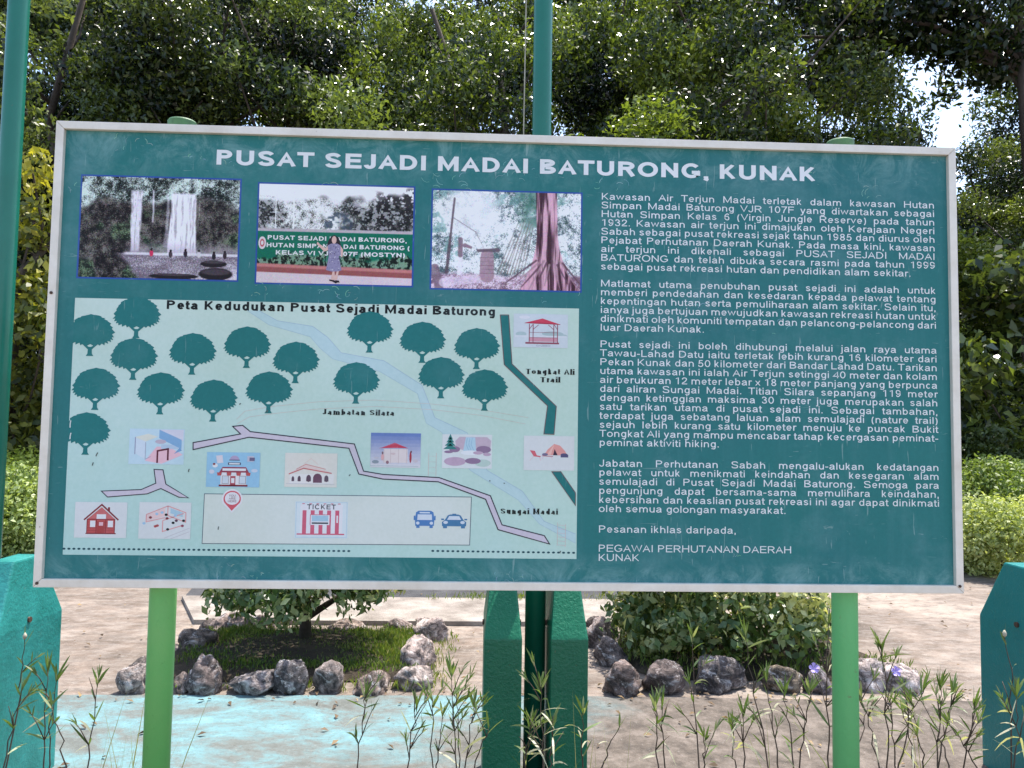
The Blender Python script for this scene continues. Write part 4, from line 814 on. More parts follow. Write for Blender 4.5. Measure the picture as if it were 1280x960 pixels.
# ------------------------------------------------------------------ flagpoles and their concrete pillars
def pillar(cx, hw, mat, label, group='painted concrete pillars holding the flagpoles'):
    y0, y1, zh, zt_ = 1.0, 1.46, .675, .935; ti = .028; t = empty('concrete_pillar', (cx, (y0 + y1) / 2, 0), label, 'pillar', group)
    X = hw; Yh = (y1 - y0) / 2; b = MB()
    vs = [(-X, -Yh, 0), (X, -Yh, 0), (X, Yh, 0), (-X, Yh, 0), (-X, -Yh, zh), (X, -Yh, zh), (X, Yh, zh), (-X, Yh, zh),
          (-X + ti, -Yh + .135, zt_), (X - ti, -Yh + .135, zt_), (X - ti, Yh - .135, zt_), (-X + ti, Yh - .135, zt_)]
    b.add(vs, [(3, 2, 1, 0), (0, 1, 5, 4), (1, 2, 6, 5), (2, 3, 7, 6), (3, 0, 4, 7), (4, 5, 9, 8), (5, 6, 10, 9), (6, 7, 11, 10), (7, 4, 8, 11), (8, 9, 10, 11)])
    b.build('shaft', mat, t, bevel=.008)
    MB().tube([(-X - .006, -.02, .69), (-X + .002, -.02, .69)], .012, 8).build('bolt_head', M['steel'], t)
    MB().tube([(X - .002, -.02, .69), (X + .006, -.02, .69)], .012, 8).build('bolt_head', M['steel'], t)
pillar(.0185, .0745, M['pillar'], 'dark green concrete pillar left of the middle flagpole, below the sign board')
pillar(.2785, .0735, M['pillar'], 'dark green concrete pillar right of the middle flagpole, below the sign board')
pillar(-1.98, .078, M['pillar_teal'], 'faded turquoise concrete pillar at the left edge of the photo')
pillar(2.30, .078, M['pillar_dark'], 'deep teal concrete pillar at the right edge behind purple flowers')
def flagpole(x, y, r, label, rope=True):
    t = empty('flagpole', (x, y, 0), label, 'flagpole', 'green painted flagpoles')
    p = MB().tube([(0, 0, 0), (0, 0, 2.0), (0, 0, 4.5), (0, 0, 8.0)], [r + .003, r + .001, r, r - .006], 32).build('pole', M['pole'], t, smooth=True)
    if rope:
        MB().tube([(-.085, -.02, 1.2), (-.080, -.02, 2.6), (-.066, -.02, 5.2), (-.045, -.02, 7.9)], .0028, 6).build('rope', M['dry'], t)
        MB().box((-.09, -.022, 1.18), (-r + .01, -.01, 1.20)).build('cleat', M['steel'], t)
    MB().tube([(0, 0, 7.99), (0, 0, 8.03), (0, 0, 8.08)], [.03, .05, .02], 16).build('finial', M['pole'], t)
flagpole(.158, 1.21, .0405, 'green round flagpole in the middle, rising behind the sign between two pillars')
flagpole(-2.075, 1.21, .0405, 'green round flagpole at the left edge beside the turquoise pillar', False)

# ------------------------------------------------------------------ rocks
rk = np.random.default_rng(3)
def rock_mesh(seed, wx, wy, wz):
    rg = np.random.default_rng(seed); bm = bmesh.new(); bmesh.ops.create_icosphere(bm, subdivisions=4, radius=1)
    from mathutils import noise as mn
    off = Vector(rg.random(3) * 50)
    planes = [(Vector(unit(rg.normal(size=(1, 3)))[0]), rg.uniform(.52, .85)) for _ in range(11)]
    for v in bm.verts:
        d = v.co.normalized(); r = 1.0
        for n_, h in planes:
            c = d.dot(n_)
            if c > .05: r = min(r, h / c)
        r = r * .9 + .12
        r += .14 * mn.noise(d * 1.8 + off) + .09 * mn.noise(d * 4.0 + off) + .05 * mn.noise(d * 9 + off) + .03 * mn.noise(d * 20 + off)
        v.co = Vector((d.x * r * wx, d.y * r * wy, max(d.z * r, -.55) * wz))
    me = bpy.data.meshes.new('rock'); zmin = min(v.co.z for v in bm.verts)
    for v in bm.verts: v.co.z -= zmin
    bm.to_mesh(me); bm.free(); me.polygons.foreach_set('use_smooth', [True] * len(me.polygons)); me.materials.append(M['rock']); return me
GR1, GR2 = 'rocks edging the left planting bed', 'rocks edging the right planting bed'
ROCKS = [
 (163, 852, 46, 38, (1.15, 1.1, 1.05), GR1, 'whitish grey rock left of the left green post'),
 (172, 833, 38, 18, (.6, .58, .55), GR1, 'low dark rock behind the whitish rock beside the left post'),
 (224, 856, 26, 26, (1.1, 1.0, .95), GR1, 'small pale rock just right of the left green post'),
 (250, 848, 50, 48, (.75, .68, .68), GR1, 'big rounded brown-grey rock at front left of the bed'),
 (313, 856, 56, 32, (.95, .95, 1.0), GR1, 'low wide grey rock in the front row of the left bed'),
 (361, 850, 40, 44, (.55, .56, .62), GR1, 'upright black rock with white veins below the small tree'),
 (410, 851, 38, 38, (.95, .9, .88), GR1, 'peaked grey and white rock right of the black veined rock'),
 (463, 857, 48, 30, (1.1, .95, .85), GR1, 'low brownish rock near the right end of the front row'),
 (514, 850, 46, 32, (1.45, 1.4, 1.35), GR1, 'slanted whitish rock at the front right corner of the left bed'),
 (519, 822, 48, 44, (1.45, 1.35, 1.3), GR1, 'tall pale rock leaning on the corner rock of the left bed'),
 (537, 789, 46, 34, (1.5, 1.42, 1.4), GR1, 'white rounded rock at the back right corner of the left bed'),
 (499, 783, 34, 18, (1.1, 1.0, .95), GR1, 'small grey rock behind the tree, next to the white corner rock'),
 (240, 802, 44, 34, (.75, .68, .6), GR1, 'flat-topped brown rock at the back left of the left bed'),
 (258, 782, 24, 16, (.7, .65, .62), GR1, 'small dark rock behind the flat-topped brown rock'),
 (288, 784, 54, 24, (1.15, 1.0, .92), GR1, 'jagged light brown rock in the back row of the left bed'),
 (325, 781, 36, 24, (.8, .72, .68), GR1, 'brown rock in the back row left of the tree trunk'),
 (428, 785, 44, 16, (1.0, .88, .78), GR1, 'long low rock in the back row right of the tree trunk'),
 (745, 778, 22, 14, (.7, .62, .6), GR2, 'smallest rock at the back of the right bed by the pillar'),
 (752, 794, 40, 36, (1.1, 1.0, .98), GR2, 'pale topped rock beside the middle pillar'),
 (764, 818, 38, 36, (.8, .74, .72), GR2, 'grey rock between the pale topped rock and the brown corner rock'),
 (783, 851, 54, 46, (.85, .72, .68), GR2, 'large brown pitted rock at the front left corner of the right bed'),
 (832, 852, 50, 40, (.62, .55, .54), GR2, 'dark brown pitted rock right of the corner rock'),
 (903, 850, 66, 42, (.52, .5, .52), GR2, 'wide blackish rock in front of the variegated bush'),
 (984, 852, 42, 36, (.85, .78, .6), GR2, 'mossy tan rock behind the thin stalks'),
 (1026, 853, 34, 34, (.8, .78, .85), GR2, 'bluish grey rock beside the right green post'),
 (1088, 845, 50, 46, (1.3, 1.28, 1.3), GR2, 'grey white rock right of the right green post'),
 (1134, 852, 48, 36, (1.5, 1.45, 1.45), GR2, 'whitest rock at the right end, behind purple flowers'),
]
for i, (px, py, w_, h_, c, gname, lab) in enumerate(ROCKS):
    b = atZ(px, py + h_ * .42); d = depth(b); w = w_ * d / FPX / 2 * 1.16; h = h_ * d / FPX / 1.5 * 1.05
    o = link(bpy.data.objects.new('rock', rock_mesh(100 + i, w, w * rk.uniform(.75, .95), h)))
    o.location = (b[0], b[1] + w * .5, -.02); o.rotation_euler = (0, 0, rk.uniform(-.4, .4)); o.color = (*[x * (1.5 if min(c) > 1 else 1.2 if max(c) > .94 else 1.0) for x in c], 1)
    tag(o, lab, 'rock', gname)

# ------------------------------------------------------------------ planting beds, bushes, grass
def soil(name, x0, x1, y0, y1, seed):
    rg = random.Random(seed); n = 30; pts = []
    cx, cy_ = (x0 + x1) / 2, (y0 + y1) / 2
    for k in range(n):
        a = 2 * math.pi * k / n; s_ = 1 / max(abs(math.cos(a)), abs(math.sin(a))) ** .75
        pts.append((cx + (x1 - x0) / 2 * math.cos(a) * s_ * rg.uniform(.95, 1.0) * .93, cy_ + (y1 - y0) / 2 * math.sin(a) * s_ * rg.uniform(.95, 1) * .93))
    b = MB(); rings = [(1.0, .0), (.93, .025), (.7, .05), (.35, .07)]
    vs = [(cx + (x - cx) * f_, cy_ + (y - cy_) * f_, z + rg.uniform(0, .008)) for f_, z in rings for x, y in pts] + [(cx, cy_, .075)]
    fs = [(i * n + j, i * n + (j + 1) % n, (i + 1) * n + (j + 1) % n, (i + 1) * n + j) for i in range(3) for j in range(n)] + [(3 * n + j, 3 * n + (j + 1) % n, 4 * n) for j in range(n)]
    b.add(vs, fs); return tag(b.build(name, M['soil'], smooth=True), kind='structure')
soil('soil_ground', -2.15, -.36, 2.5, 3.75, 1); soil('soil_ground', .80, 2.62, 2.55, 3.75, 2)
bedpts = [(-6, -.6), (6, -.6), (6, .9), (-6, .9)]
sheet('planting_soil', bedpts, .01, M['soil'], thick=.009)
def grass(name, spots, seed, label=None):
    rg = np.random.default_rng(seed); Q = []; Tn = []
    for x, y, z, r, n, hgt, tone in spots:
        P = np.c_[x + rg.normal(size=n) * r, y + rg.normal(size=n) * r, np.full(n, z)]
        a = rg.random(n) * 6.283; ln = rg.random(n) * .6 + .1; d = np.c_[np.cos(a) * ln, np.sin(a) * ln, np.ones(n)]; d = unit(d); L = (hgt * (.5 + rg.random(n)))[:, None]
        s_ = unit(np.cross(d, rg.normal(size=(n, 3)))) * (.0022 if hgt > .3 else .0042)
        tip = P + d * L; tip[:, 2] -= ln * L[:, 0] * .25; mid = P + d * L * .5
        Q.append(np.stack([P - s_, mid - s_ * .9, tip, mid + s_ * .9], 1)); Tn.append(tone + rg.normal(size=n) * .2)
    return tag(quad_mesh(name, np.concatenate(Q), np.concatenate(Tn), M['grass']), kind='stuff')
rg = np.random.default_rng(9); sp_ = []
for k in range(230):
    x = rg.uniform(-1.95, -.5); y = rg.uniform(2.65, 3.6); sp_.append((x, y, .045, .05, 30, .034, .3))
for k in range(60):
    x = rg.uniform(-.95, -.5); y = rg.uniform(2.8, 3.55); sp_.append((x, y, .04, .05, 44, .042, .62))  # lighter blades: sunlight on the bed's right end put into the tint
for k in range(30):
    x = rg.uniform(-1.9, -1.5); y = rg.uniform(3.2, 3.6); sp_.append((x, y, .04, .05, 34, .036, .68))  # back left corner, sunlight again put into a lighter blade tint
for k in range(22): x = -1.95 + k * .07; sp_.append((x, 2.44 + rg.uniform(-.02, .05), .0, .02, 14, .07, .6))
for k in range(8): sp_.append((-.35 + rg.uniform(-.05, .12), 2.5 + k * .14, 0, .03, 20, .06, .7))
for k in range(90): sp_.append((rg.uniform(.85, 1.5), rg.uniform(2.9, 3.7), .045, .05, 26, .05, .66))
for k in range(60): sp_.append((rg.uniform(.95, 2.6), rg.uniform(2.6, 3.0), .03, .05, 22, .06, .4))
grass('bed_grass', sp_, 5)
sp_ = [(rg.uniform(-.5, 1.2), 4.68 + rg.uniform(-.03, .05), .03, .05, 16, .05, .6) for k in range(26)] + [(rg.uniform(-6.5, 6.5), rg.uniform(6.2, 8.5), 0, .12, 40, .07, .5) for k in range(240)]
grass('far_grass', sp_, 6)
sp_ = [(rg.uniform(-2.2, 2.2), rg.uniform(-.1, .85), .012, .05, 10, .14, .55) for k in range(120)]
sp_ += [(atY(rg.uniform(95, 185), 940, .55)[0], rg.uniform(.4, .75), .012, .03, 5, .46, .9) for k in range(12)]
sp_ += [(atY(rg.uniform(640, 800), 940, .55)[0], rg.uniform(.35, .75), .012, .02, 3, .50, .8) for k in range(7)]
sp_ += [(atY(rg.uniform(960, 1240), 940, .55)[0], rg.uniform(.35, .75), .012, .02, 4, .46, .8) for k in range(9)]
grass('weed_grass', sp_, 7)

def bush(name, loc, lobes, n, size, mat, label, cat, seed, stems, stem_r=.03, droop=.5, ratio=.5, tint=(1, 1, 1), group=None, up=.35, shell=.5):
    t = empty(name, loc, label, cat, group); rg = np.random.default_rng(seed)
    Q, Tn = lobes_leaves(rg, lobes, n, size, .35, ratio, droop, shell, up); Q[..., 2] = np.maximum(Q[..., 2], .012)
    quad_mesh('foliage', Q, Tn, M[mat], t).color = (*tint, 1)
    b = MB(); rr = random.Random(seed)
    for path, r in stems: b.tube(path, [r * (1 - .55 * i / (len(path) - 1)) for i in range(len(path))], 9)
    b.build('trunk', M['dark_bark'], t, smooth=True); return t
def dome_lobes(rng, R, zc, H, n, lr, tone=.45, spread=.18, zlo=-.9):
    out = []
    for k in range(n):
        d = unit(rng.normal(size=(1, 3)))[0]; d[2] = max(d[2], zlo); f_ = rng.uniform(.55, .95)
        r = lr * rng.uniform(.75, 1.25); out.append(((d[0] * R * f_, d[1] * R * f_, zc + d[2] * H * f_), (r, r, r * .8), np.clip(tone + rng.normal() * spread, .05, .95)))
    return out
b0 = atZ(385, 805); rg = np.random.default_rng(41)
lb = dome_lobes(rg, .66, .86, .62, 46, .17, .66, .28)
for k in range(16):
    a = rg.uniform(0, 6.28); lb.append(((rg.uniform(.42, .6) * math.cos(a), .5 * math.sin(a), rg.uniform(.32, .44)), (.15, .15, .10), rg.uniform(.4, .7)))
bush('small_tree', (b0[0], b0[1] - .1, .06), lb, 8000, .068, 'leaf_varieg', 'small spreading tree with a dark forked trunk in the left rock-ringed bed', 'small tree', 42, tint=(1.3, 1.28, 1.15), stems=
     [([(0, 0, -.05), (.0, 0, .12), (-.01, .0, .22)], .05), ([(0, 0, .14), (-.12, .02, .30), (-.3, .05, .55)], .033), ([(0, 0, .14), (.08, -.02, .3), (.12, -.05, .6)], .033), ([(.02, 0, .15), (.2, .0, .27), (.45, .02, .40)], .026), ([(0, .0, .16), (-.02, .12, .4), (-.05, .25, .8)], .03)], droop=.7, ratio=.46)
b1 = atY(905, 790, 3.15); rg = np.random.default_rng(51)
lb = dome_lobes(rg, .74, .62, .60, 70, .17, .68, .3)
for k in range(26):
    a = rg.uniform(0, 6.28); lb.append(((.62 * math.cos(a), .55 * math.sin(a), rg.uniform(.10, .3)), (.16, .16, .12), rg.uniform(.3, .7)))
bush('round_bush', (b1[0], 3.22, .04), lb, 9000, .066, 'leaf_varieg', 'dense rounded bush with pale edged leaves in the right rock-ringed bed', 'bush', 52, tint=(1.35, 1.32, 1.15), stems=[([(.05 * i, .02 * i, -.05), (.1 * i, .03 * i, .2), (.22 * i, .05 * i, .55)], .02) for i in (-2, -1, 0, 1, 2)], droop=.45, ratio=.52)
b2 = atY(800, 800, 3.35); rg = np.random.default_rng(61)
bush('low_bush', (b2[0] + .02, 3.3, .03), dome_lobes(rg, .2, .12, .1, 14, .07, .8, .12, 0), 1500, .035, 'leaf_hedge', 'low yellowish small-leaved plant at the left foot of the rounded bush', 'bush', 62, [([(0, 0, -.02), (0, 0, .12)], .01)])

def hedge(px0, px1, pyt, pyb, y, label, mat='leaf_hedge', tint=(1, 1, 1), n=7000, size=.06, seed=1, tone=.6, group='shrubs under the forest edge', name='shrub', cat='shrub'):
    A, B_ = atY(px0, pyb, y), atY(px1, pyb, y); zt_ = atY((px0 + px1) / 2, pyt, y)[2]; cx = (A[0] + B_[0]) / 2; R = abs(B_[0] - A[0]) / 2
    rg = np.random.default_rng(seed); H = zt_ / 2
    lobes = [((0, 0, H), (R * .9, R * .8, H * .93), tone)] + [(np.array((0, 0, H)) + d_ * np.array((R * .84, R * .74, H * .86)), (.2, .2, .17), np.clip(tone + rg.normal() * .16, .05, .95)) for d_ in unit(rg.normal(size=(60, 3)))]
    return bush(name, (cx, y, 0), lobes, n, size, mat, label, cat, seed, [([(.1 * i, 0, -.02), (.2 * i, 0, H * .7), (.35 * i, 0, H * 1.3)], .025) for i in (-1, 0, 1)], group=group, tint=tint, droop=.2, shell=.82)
hedge(1195, 1345, 626, 735, 6.1, 'pale green clipped shrub at the right edge, nearest the paved ground', seed=71, tone=.75, n=16000, size=.05, tint=(1.3, 1.25, 1.2))
hedge(1180, 1330, 578, 690, 7.3, 'yellow-green rounded shrub just behind the pale clipped shrub on the right', seed=72, tone=.62, n=12000, size=.055, tint=(.75, .85, .6))
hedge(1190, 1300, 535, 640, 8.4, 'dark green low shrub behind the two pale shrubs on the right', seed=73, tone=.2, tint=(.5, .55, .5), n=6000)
hedge(1170, 1290, 500, 600, 9.3, 'dark shrub below the big-leaved bush on the right', seed=74, tone=.15, tint=(.45, .5, .45), n=6000)
hedge(-70, 62, 592, 720, 6.6, 'grey-green flowering shrub at the left edge behind the turquoise pillar', seed=75, tone=.6, tint=(1.25, 1.3, 1.35), n=12000, size=.055)
hedge(-60, 75, 566, 640, 7.6, 'bright yellow-green low shrub behind the grey-green shrub on the left', seed=76, tone=.75, tint=(1.35, 1.35, .7), n=9000)
hedge(-90, 80, 500, 600, 8.8, 'dark shrub below the yellow-leaved tree on the left', seed=77, tone=.15, tint=(.45, .5, .42), n=6000)

# ------------------------------------------------------------------ forest
def make_tree(name, seed, H, R, zb, n, size, nl, lr, mat='leaf', tone=.45, spread=.22, ratio=.42, shell=.35, trunk_r=.14, flat=.8, droop=.45):
    t = empty(name); rg = np.random.default_rng(seed); rr = random.Random(seed)
    zc = (H + zb) / 2; hz = (H - zb) / 2; lobes = []; b = MB()
    tp = [(0, 0, -.1)] + [(rg.normal() * .12 * k, rg.normal() * .12 * k, H * .85 * k / 4) for k in range(1, 5)]
    size_ = size
    b.tube(tp, [trunk_r * (1.25 - k / 4) + .012 for k in range(5)], 9)
    for k in range(nl):
        d = unit(rg.normal(size=(1, 3)))[0]; f_ = rg.uniform(.35, 1) ** .7; c = np.array((d[0] * R * f_, d[1] * R * f_, zc + d[2] * hz * f_)); r = lr * rg.uniform(.6, 1.35)
        lobes.append((c, (r, r, r * flat), np.clip(tone + rg.normal() * spread + .12 * d[2], .02, .98)))  # higher lobes tinted lighter, painting sunlit crown tops into the leaves
        if k % 2 == 0:
            s0 = max(zb * .6, c[2] - .9 * np.hypot(c[0], c[1]) - .3); j = min(3, int(s0 / (H * .85) * 4)); f2 = s0 / (H * .85) * 4 - j
            p0 = np.array(tp[j]) * (1 - f2) + np.array(tp[j + 1]) * f2; md = (p0 + c) / 2 + rg.normal(size=3) * .12 + np.array((0, 0, -.1))
            b.tube([p0, md, c], [trunk_r * .32, trunk_r * .2, .012], 6)
    Q, Tn = lobes_leaves(rg, lobes, n, size, .55, ratio, droop, shell, .3, .065); Tn = Tn + rg.normal(size=n) * .12 + .3 * (rg.random(n) < .07)  # a few leaves tinted lighter as painted glints
    quad_mesh('crown', Q, Tn, M[mat], t); b.build('trunk', M['bark'], t, smooth=True); return t
protos = {
 'dense': make_tree('broadleaf_tree', 201, 10, 2.5, 1.6, 36000, .106, 40, .60, tone=.5, spread=.33),
 'tall': make_tree('broadleaf_tree', 202, 13.5, 2.9, 2.5, 36000, .128, 40, .72, tone=.45, spread=.33),
 'open': make_tree('broadleaf_tree', 203, 10.5, 2.6, 2.2, 22000, .106, 34, .54, tone=.58, spread=.3, trunk_r=.11),
 'bright': make_tree('broadleaf_tree', 204, 8.6, 2.1, 1.2, 25000, .115, 32, .58, tone=.85, spread=.16),
}
used = set()
GF = 'trees of the forest edge behind the sign'
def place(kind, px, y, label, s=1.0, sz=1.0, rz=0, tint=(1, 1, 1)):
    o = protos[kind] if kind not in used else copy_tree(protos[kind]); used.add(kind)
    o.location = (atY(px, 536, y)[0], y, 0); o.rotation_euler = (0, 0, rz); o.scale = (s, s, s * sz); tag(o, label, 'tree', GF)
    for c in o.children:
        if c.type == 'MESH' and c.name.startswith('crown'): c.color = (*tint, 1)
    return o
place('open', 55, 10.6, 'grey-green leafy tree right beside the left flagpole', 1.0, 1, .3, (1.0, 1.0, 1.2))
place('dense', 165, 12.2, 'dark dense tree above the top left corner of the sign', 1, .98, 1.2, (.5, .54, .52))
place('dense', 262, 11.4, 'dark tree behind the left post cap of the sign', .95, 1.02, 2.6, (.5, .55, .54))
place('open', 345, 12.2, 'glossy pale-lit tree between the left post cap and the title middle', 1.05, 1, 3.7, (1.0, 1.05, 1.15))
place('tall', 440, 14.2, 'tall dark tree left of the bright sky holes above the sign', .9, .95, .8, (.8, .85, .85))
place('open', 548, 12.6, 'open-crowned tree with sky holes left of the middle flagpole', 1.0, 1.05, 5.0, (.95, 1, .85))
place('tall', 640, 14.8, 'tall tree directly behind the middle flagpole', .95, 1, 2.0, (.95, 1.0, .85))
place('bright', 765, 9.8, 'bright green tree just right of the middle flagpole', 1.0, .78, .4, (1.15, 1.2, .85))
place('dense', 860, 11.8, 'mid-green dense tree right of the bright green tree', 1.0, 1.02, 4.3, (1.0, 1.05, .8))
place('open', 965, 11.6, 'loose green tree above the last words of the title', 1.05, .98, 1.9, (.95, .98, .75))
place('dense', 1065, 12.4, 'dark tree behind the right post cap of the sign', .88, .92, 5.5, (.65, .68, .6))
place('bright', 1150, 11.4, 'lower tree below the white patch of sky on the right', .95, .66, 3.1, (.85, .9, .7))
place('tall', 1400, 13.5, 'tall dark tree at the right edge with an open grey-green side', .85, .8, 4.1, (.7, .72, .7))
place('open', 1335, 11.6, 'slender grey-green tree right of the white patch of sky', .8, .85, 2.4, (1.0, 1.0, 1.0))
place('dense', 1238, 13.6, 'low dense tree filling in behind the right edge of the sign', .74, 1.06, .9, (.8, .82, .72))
place('dense', 20, 13.4, 'dense tree half hidden by the left flagpole', .95, 1.0, 4.0, (.9, .95, 1.0))
# second row
for px, y, s_, sz_, rz, tn, lab in (
    (-20, 16.5, 1.0, 1.0, .5, (.9, .95, 1.1), 'tall background tree behind the left flagpole'),
    (100, 17.5, 1.0, 1.0, 1.7, (.7, .75, .8), 'background tree between left flagpole and the sign corner'),
    (215, 16.8, 1.05, 1.0, 2.9, (.6, .65, .65), 'darkest background tree in the upper left'),
    (330, 18.0, 1.0, 1.05, 4.2, (.75, .8, .8), 'background tree behind the glossy pale-lit tree'),
    (455, 18.8, 1.0, 1.0, 5.1, (.8, .85, .8), 'background tree seen through the sky holes left of the middle flagpole'),
    (610, 19.0, 1.0, 1.0, .2, (.8, .85, .75), 'background tree left of the top of the middle flagpole'),
    (735, 16.5, 1.0, 1.0, 3.3, (1.0, 1.05, .75), 'background tree rising above the bright green tree'),
    (850, 17.6, 1.0, 1.0, 1.1, (.95, 1, .7), 'background tree at the top between pole and right post cap'),
    (955, 17.0, 1.05, .98, 2.2, (.85, .88, .65), 'background tree above the loose green tree'),
    (1010, 17.5, .95, .95, 4.8, (.65, .68, .55), 'background tree above the right post cap'),
    (1370, 18.0, 1.0, .9, 5.9, (.7, .72, .7), 'background tree beyond the right edge tree'),
    (1265, 15.5, .62, .85, 3.6, (.75, .78, .72), 'lower background tree behind the slender grey-green tree')):
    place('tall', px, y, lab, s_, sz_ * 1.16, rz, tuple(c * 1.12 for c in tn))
t = make_tree('yellow_leaved_tree', 211, 5.3, 1.35, .8, 9000, .13, 26, .42, 'leaf_yellow', .55, .2, .5, .4, .07)
t.location = (atY(38, 400, 8.4)[0], 8.4, 0); tag(t, 'yellow-leaved sunlit tree between the left flagpole and the sign', 'tree')
t = make_tree('big_leaved_bush', 212, 4.2, 1.5, .3, 5200, .19, 24, .5, 'leaf', .75, .2, .5, .4, .06)
t.location = (atY(1262, 400, 9.3)[0], 9.3, 0); tag(t, 'big-leaved green bush right of the sign board edge', 'bush')
# a nearer tree whose bough hangs in from the right
t = empty('overhanging_tree', (10.2, 11.4, 0), 'near tree leaning in from the right with a leafy bough across the top corner', 'tree')
rg = np.random.default_rng(77); lobes = []; b = MB()
b.tube([(0, 0, -.1), (-.1, 0, 3), (-.4, -.1, 7.0), (-.6, -.1, 10.4)], [.2, .17, .13, .06], 10)
for (ex, ez, sz0) in ((-2.2, 9.3, 8.0), (-3.9, 9.3, 8.2), (-3.2, 10.4, 8.2), (-5.2, 9.6, 8.2), (-4.4, 10.6, 8.6), (-1.2, 9.0, 7.7), (-1.0, 10.4, 8.6), (.8, 9.2, 7.4), (-6.2, 10.1, 8.8), (-5.6, 9.0, 8.2)):
    e = np.array((ex, rg.uniform(-.5, .5), ez)); p0 = np.array((-.4, -.1, sz0)); b.tube([p0, (p0 + e) / 2 + np.array((0, 0, .25)), e], [.06, .04, .015], 7)
    for k in range(7):
        f_ = .45 + .1 * k; c = p0 + (e - p0) * f_ + rg.normal(size=3) * .26; lobes.append((c, (.42, .42, .3), np.clip(.35 + rg.normal() * .2, .05, .9)))
Q, Tn = lobes_leaves(rg, lobes, 12500, .155, .4, .42, .7, .2, .3); quad_mesh('crown', Q, Tn, M['leaf'], t).color = (.75, .78, .6, 1); b.build('trunk', M['bark'], t, smooth=True)
# the forest beyond
rg = np.random.default_rng(99); lobes = []
for k in range(640):
    x = rg.uniform(-30, 32); y = rg.uniform(22, 28); top = 8.5 if abs(x + 2.2) < 1.3 else 10.6 if 11 < x < 19 else 18.5; lobes.append(((x, y, rg.uniform(.3, top + math.sin(x * .7))), (1.5, 1.2, 1.2), np.clip(.3 + rg.normal() * .2, 0, 1)))
Q, Tn = lobes_leaves(rg, lobes, 110000, .29, .4, .5, .4, .3, .3)
tag(quad_mesh('distant_forest', Q, Tn, M['leaf']), kind='stuff').color = (.6, .65, .6, 1)
# undergrowth between the trunks
rg = np.random.default_rng(98); lobes = []
for k in range(420):
    x = rg.uniform(-17, 18); y = rg.uniform(9.5, 19); lobes.append(((x, y, rg.uniform(.1, 1.6 + .12 * (y - 9.5))), (.7, .7, .6), np.clip(.3 + rg.normal() * .2, 0, 1)))
Q, Tn = lobes_leaves(rg, lobes, 36000, .17, .4, .5, .4, .3, .3); Q[..., 2] = np.maximum(Q[..., 2], .01)
tag(quad_mesh('undergrowth', Q, Tn, M['leaf']), kind='stuff').color = (.7, .75, .65, 1)

rg = np.random.default_rng(66); n = 520
P = np.c_[rg.uniform(-4.5, 5, n), rg.uniform(1.0, 5.4, n), np.full(n, .016)]; P[:120, 0] = rg.uniform(-2.4, 3.2, 120); P[:120, 1] = 2.35 + rg.normal(size=120) * .12
Q = leaf_quads(rg, P, unit(np.array([0, 0, 1.]) + rg.normal(size=(n, 3)) * .3), .035 * (.5 + rg.random(n)), .45, 0, .3); Q[..., 2] = np.maximum(Q[..., 2], .009)
M['litter'] = leaf_mat('fallen_leaf', (.05, .03, .015), (.14, .085, .04), (.30, .21, .10), .7, .1)
tag(quad_mesh('fallen_leaves', Q, rg.random(n), M['litter']), kind='stuff')
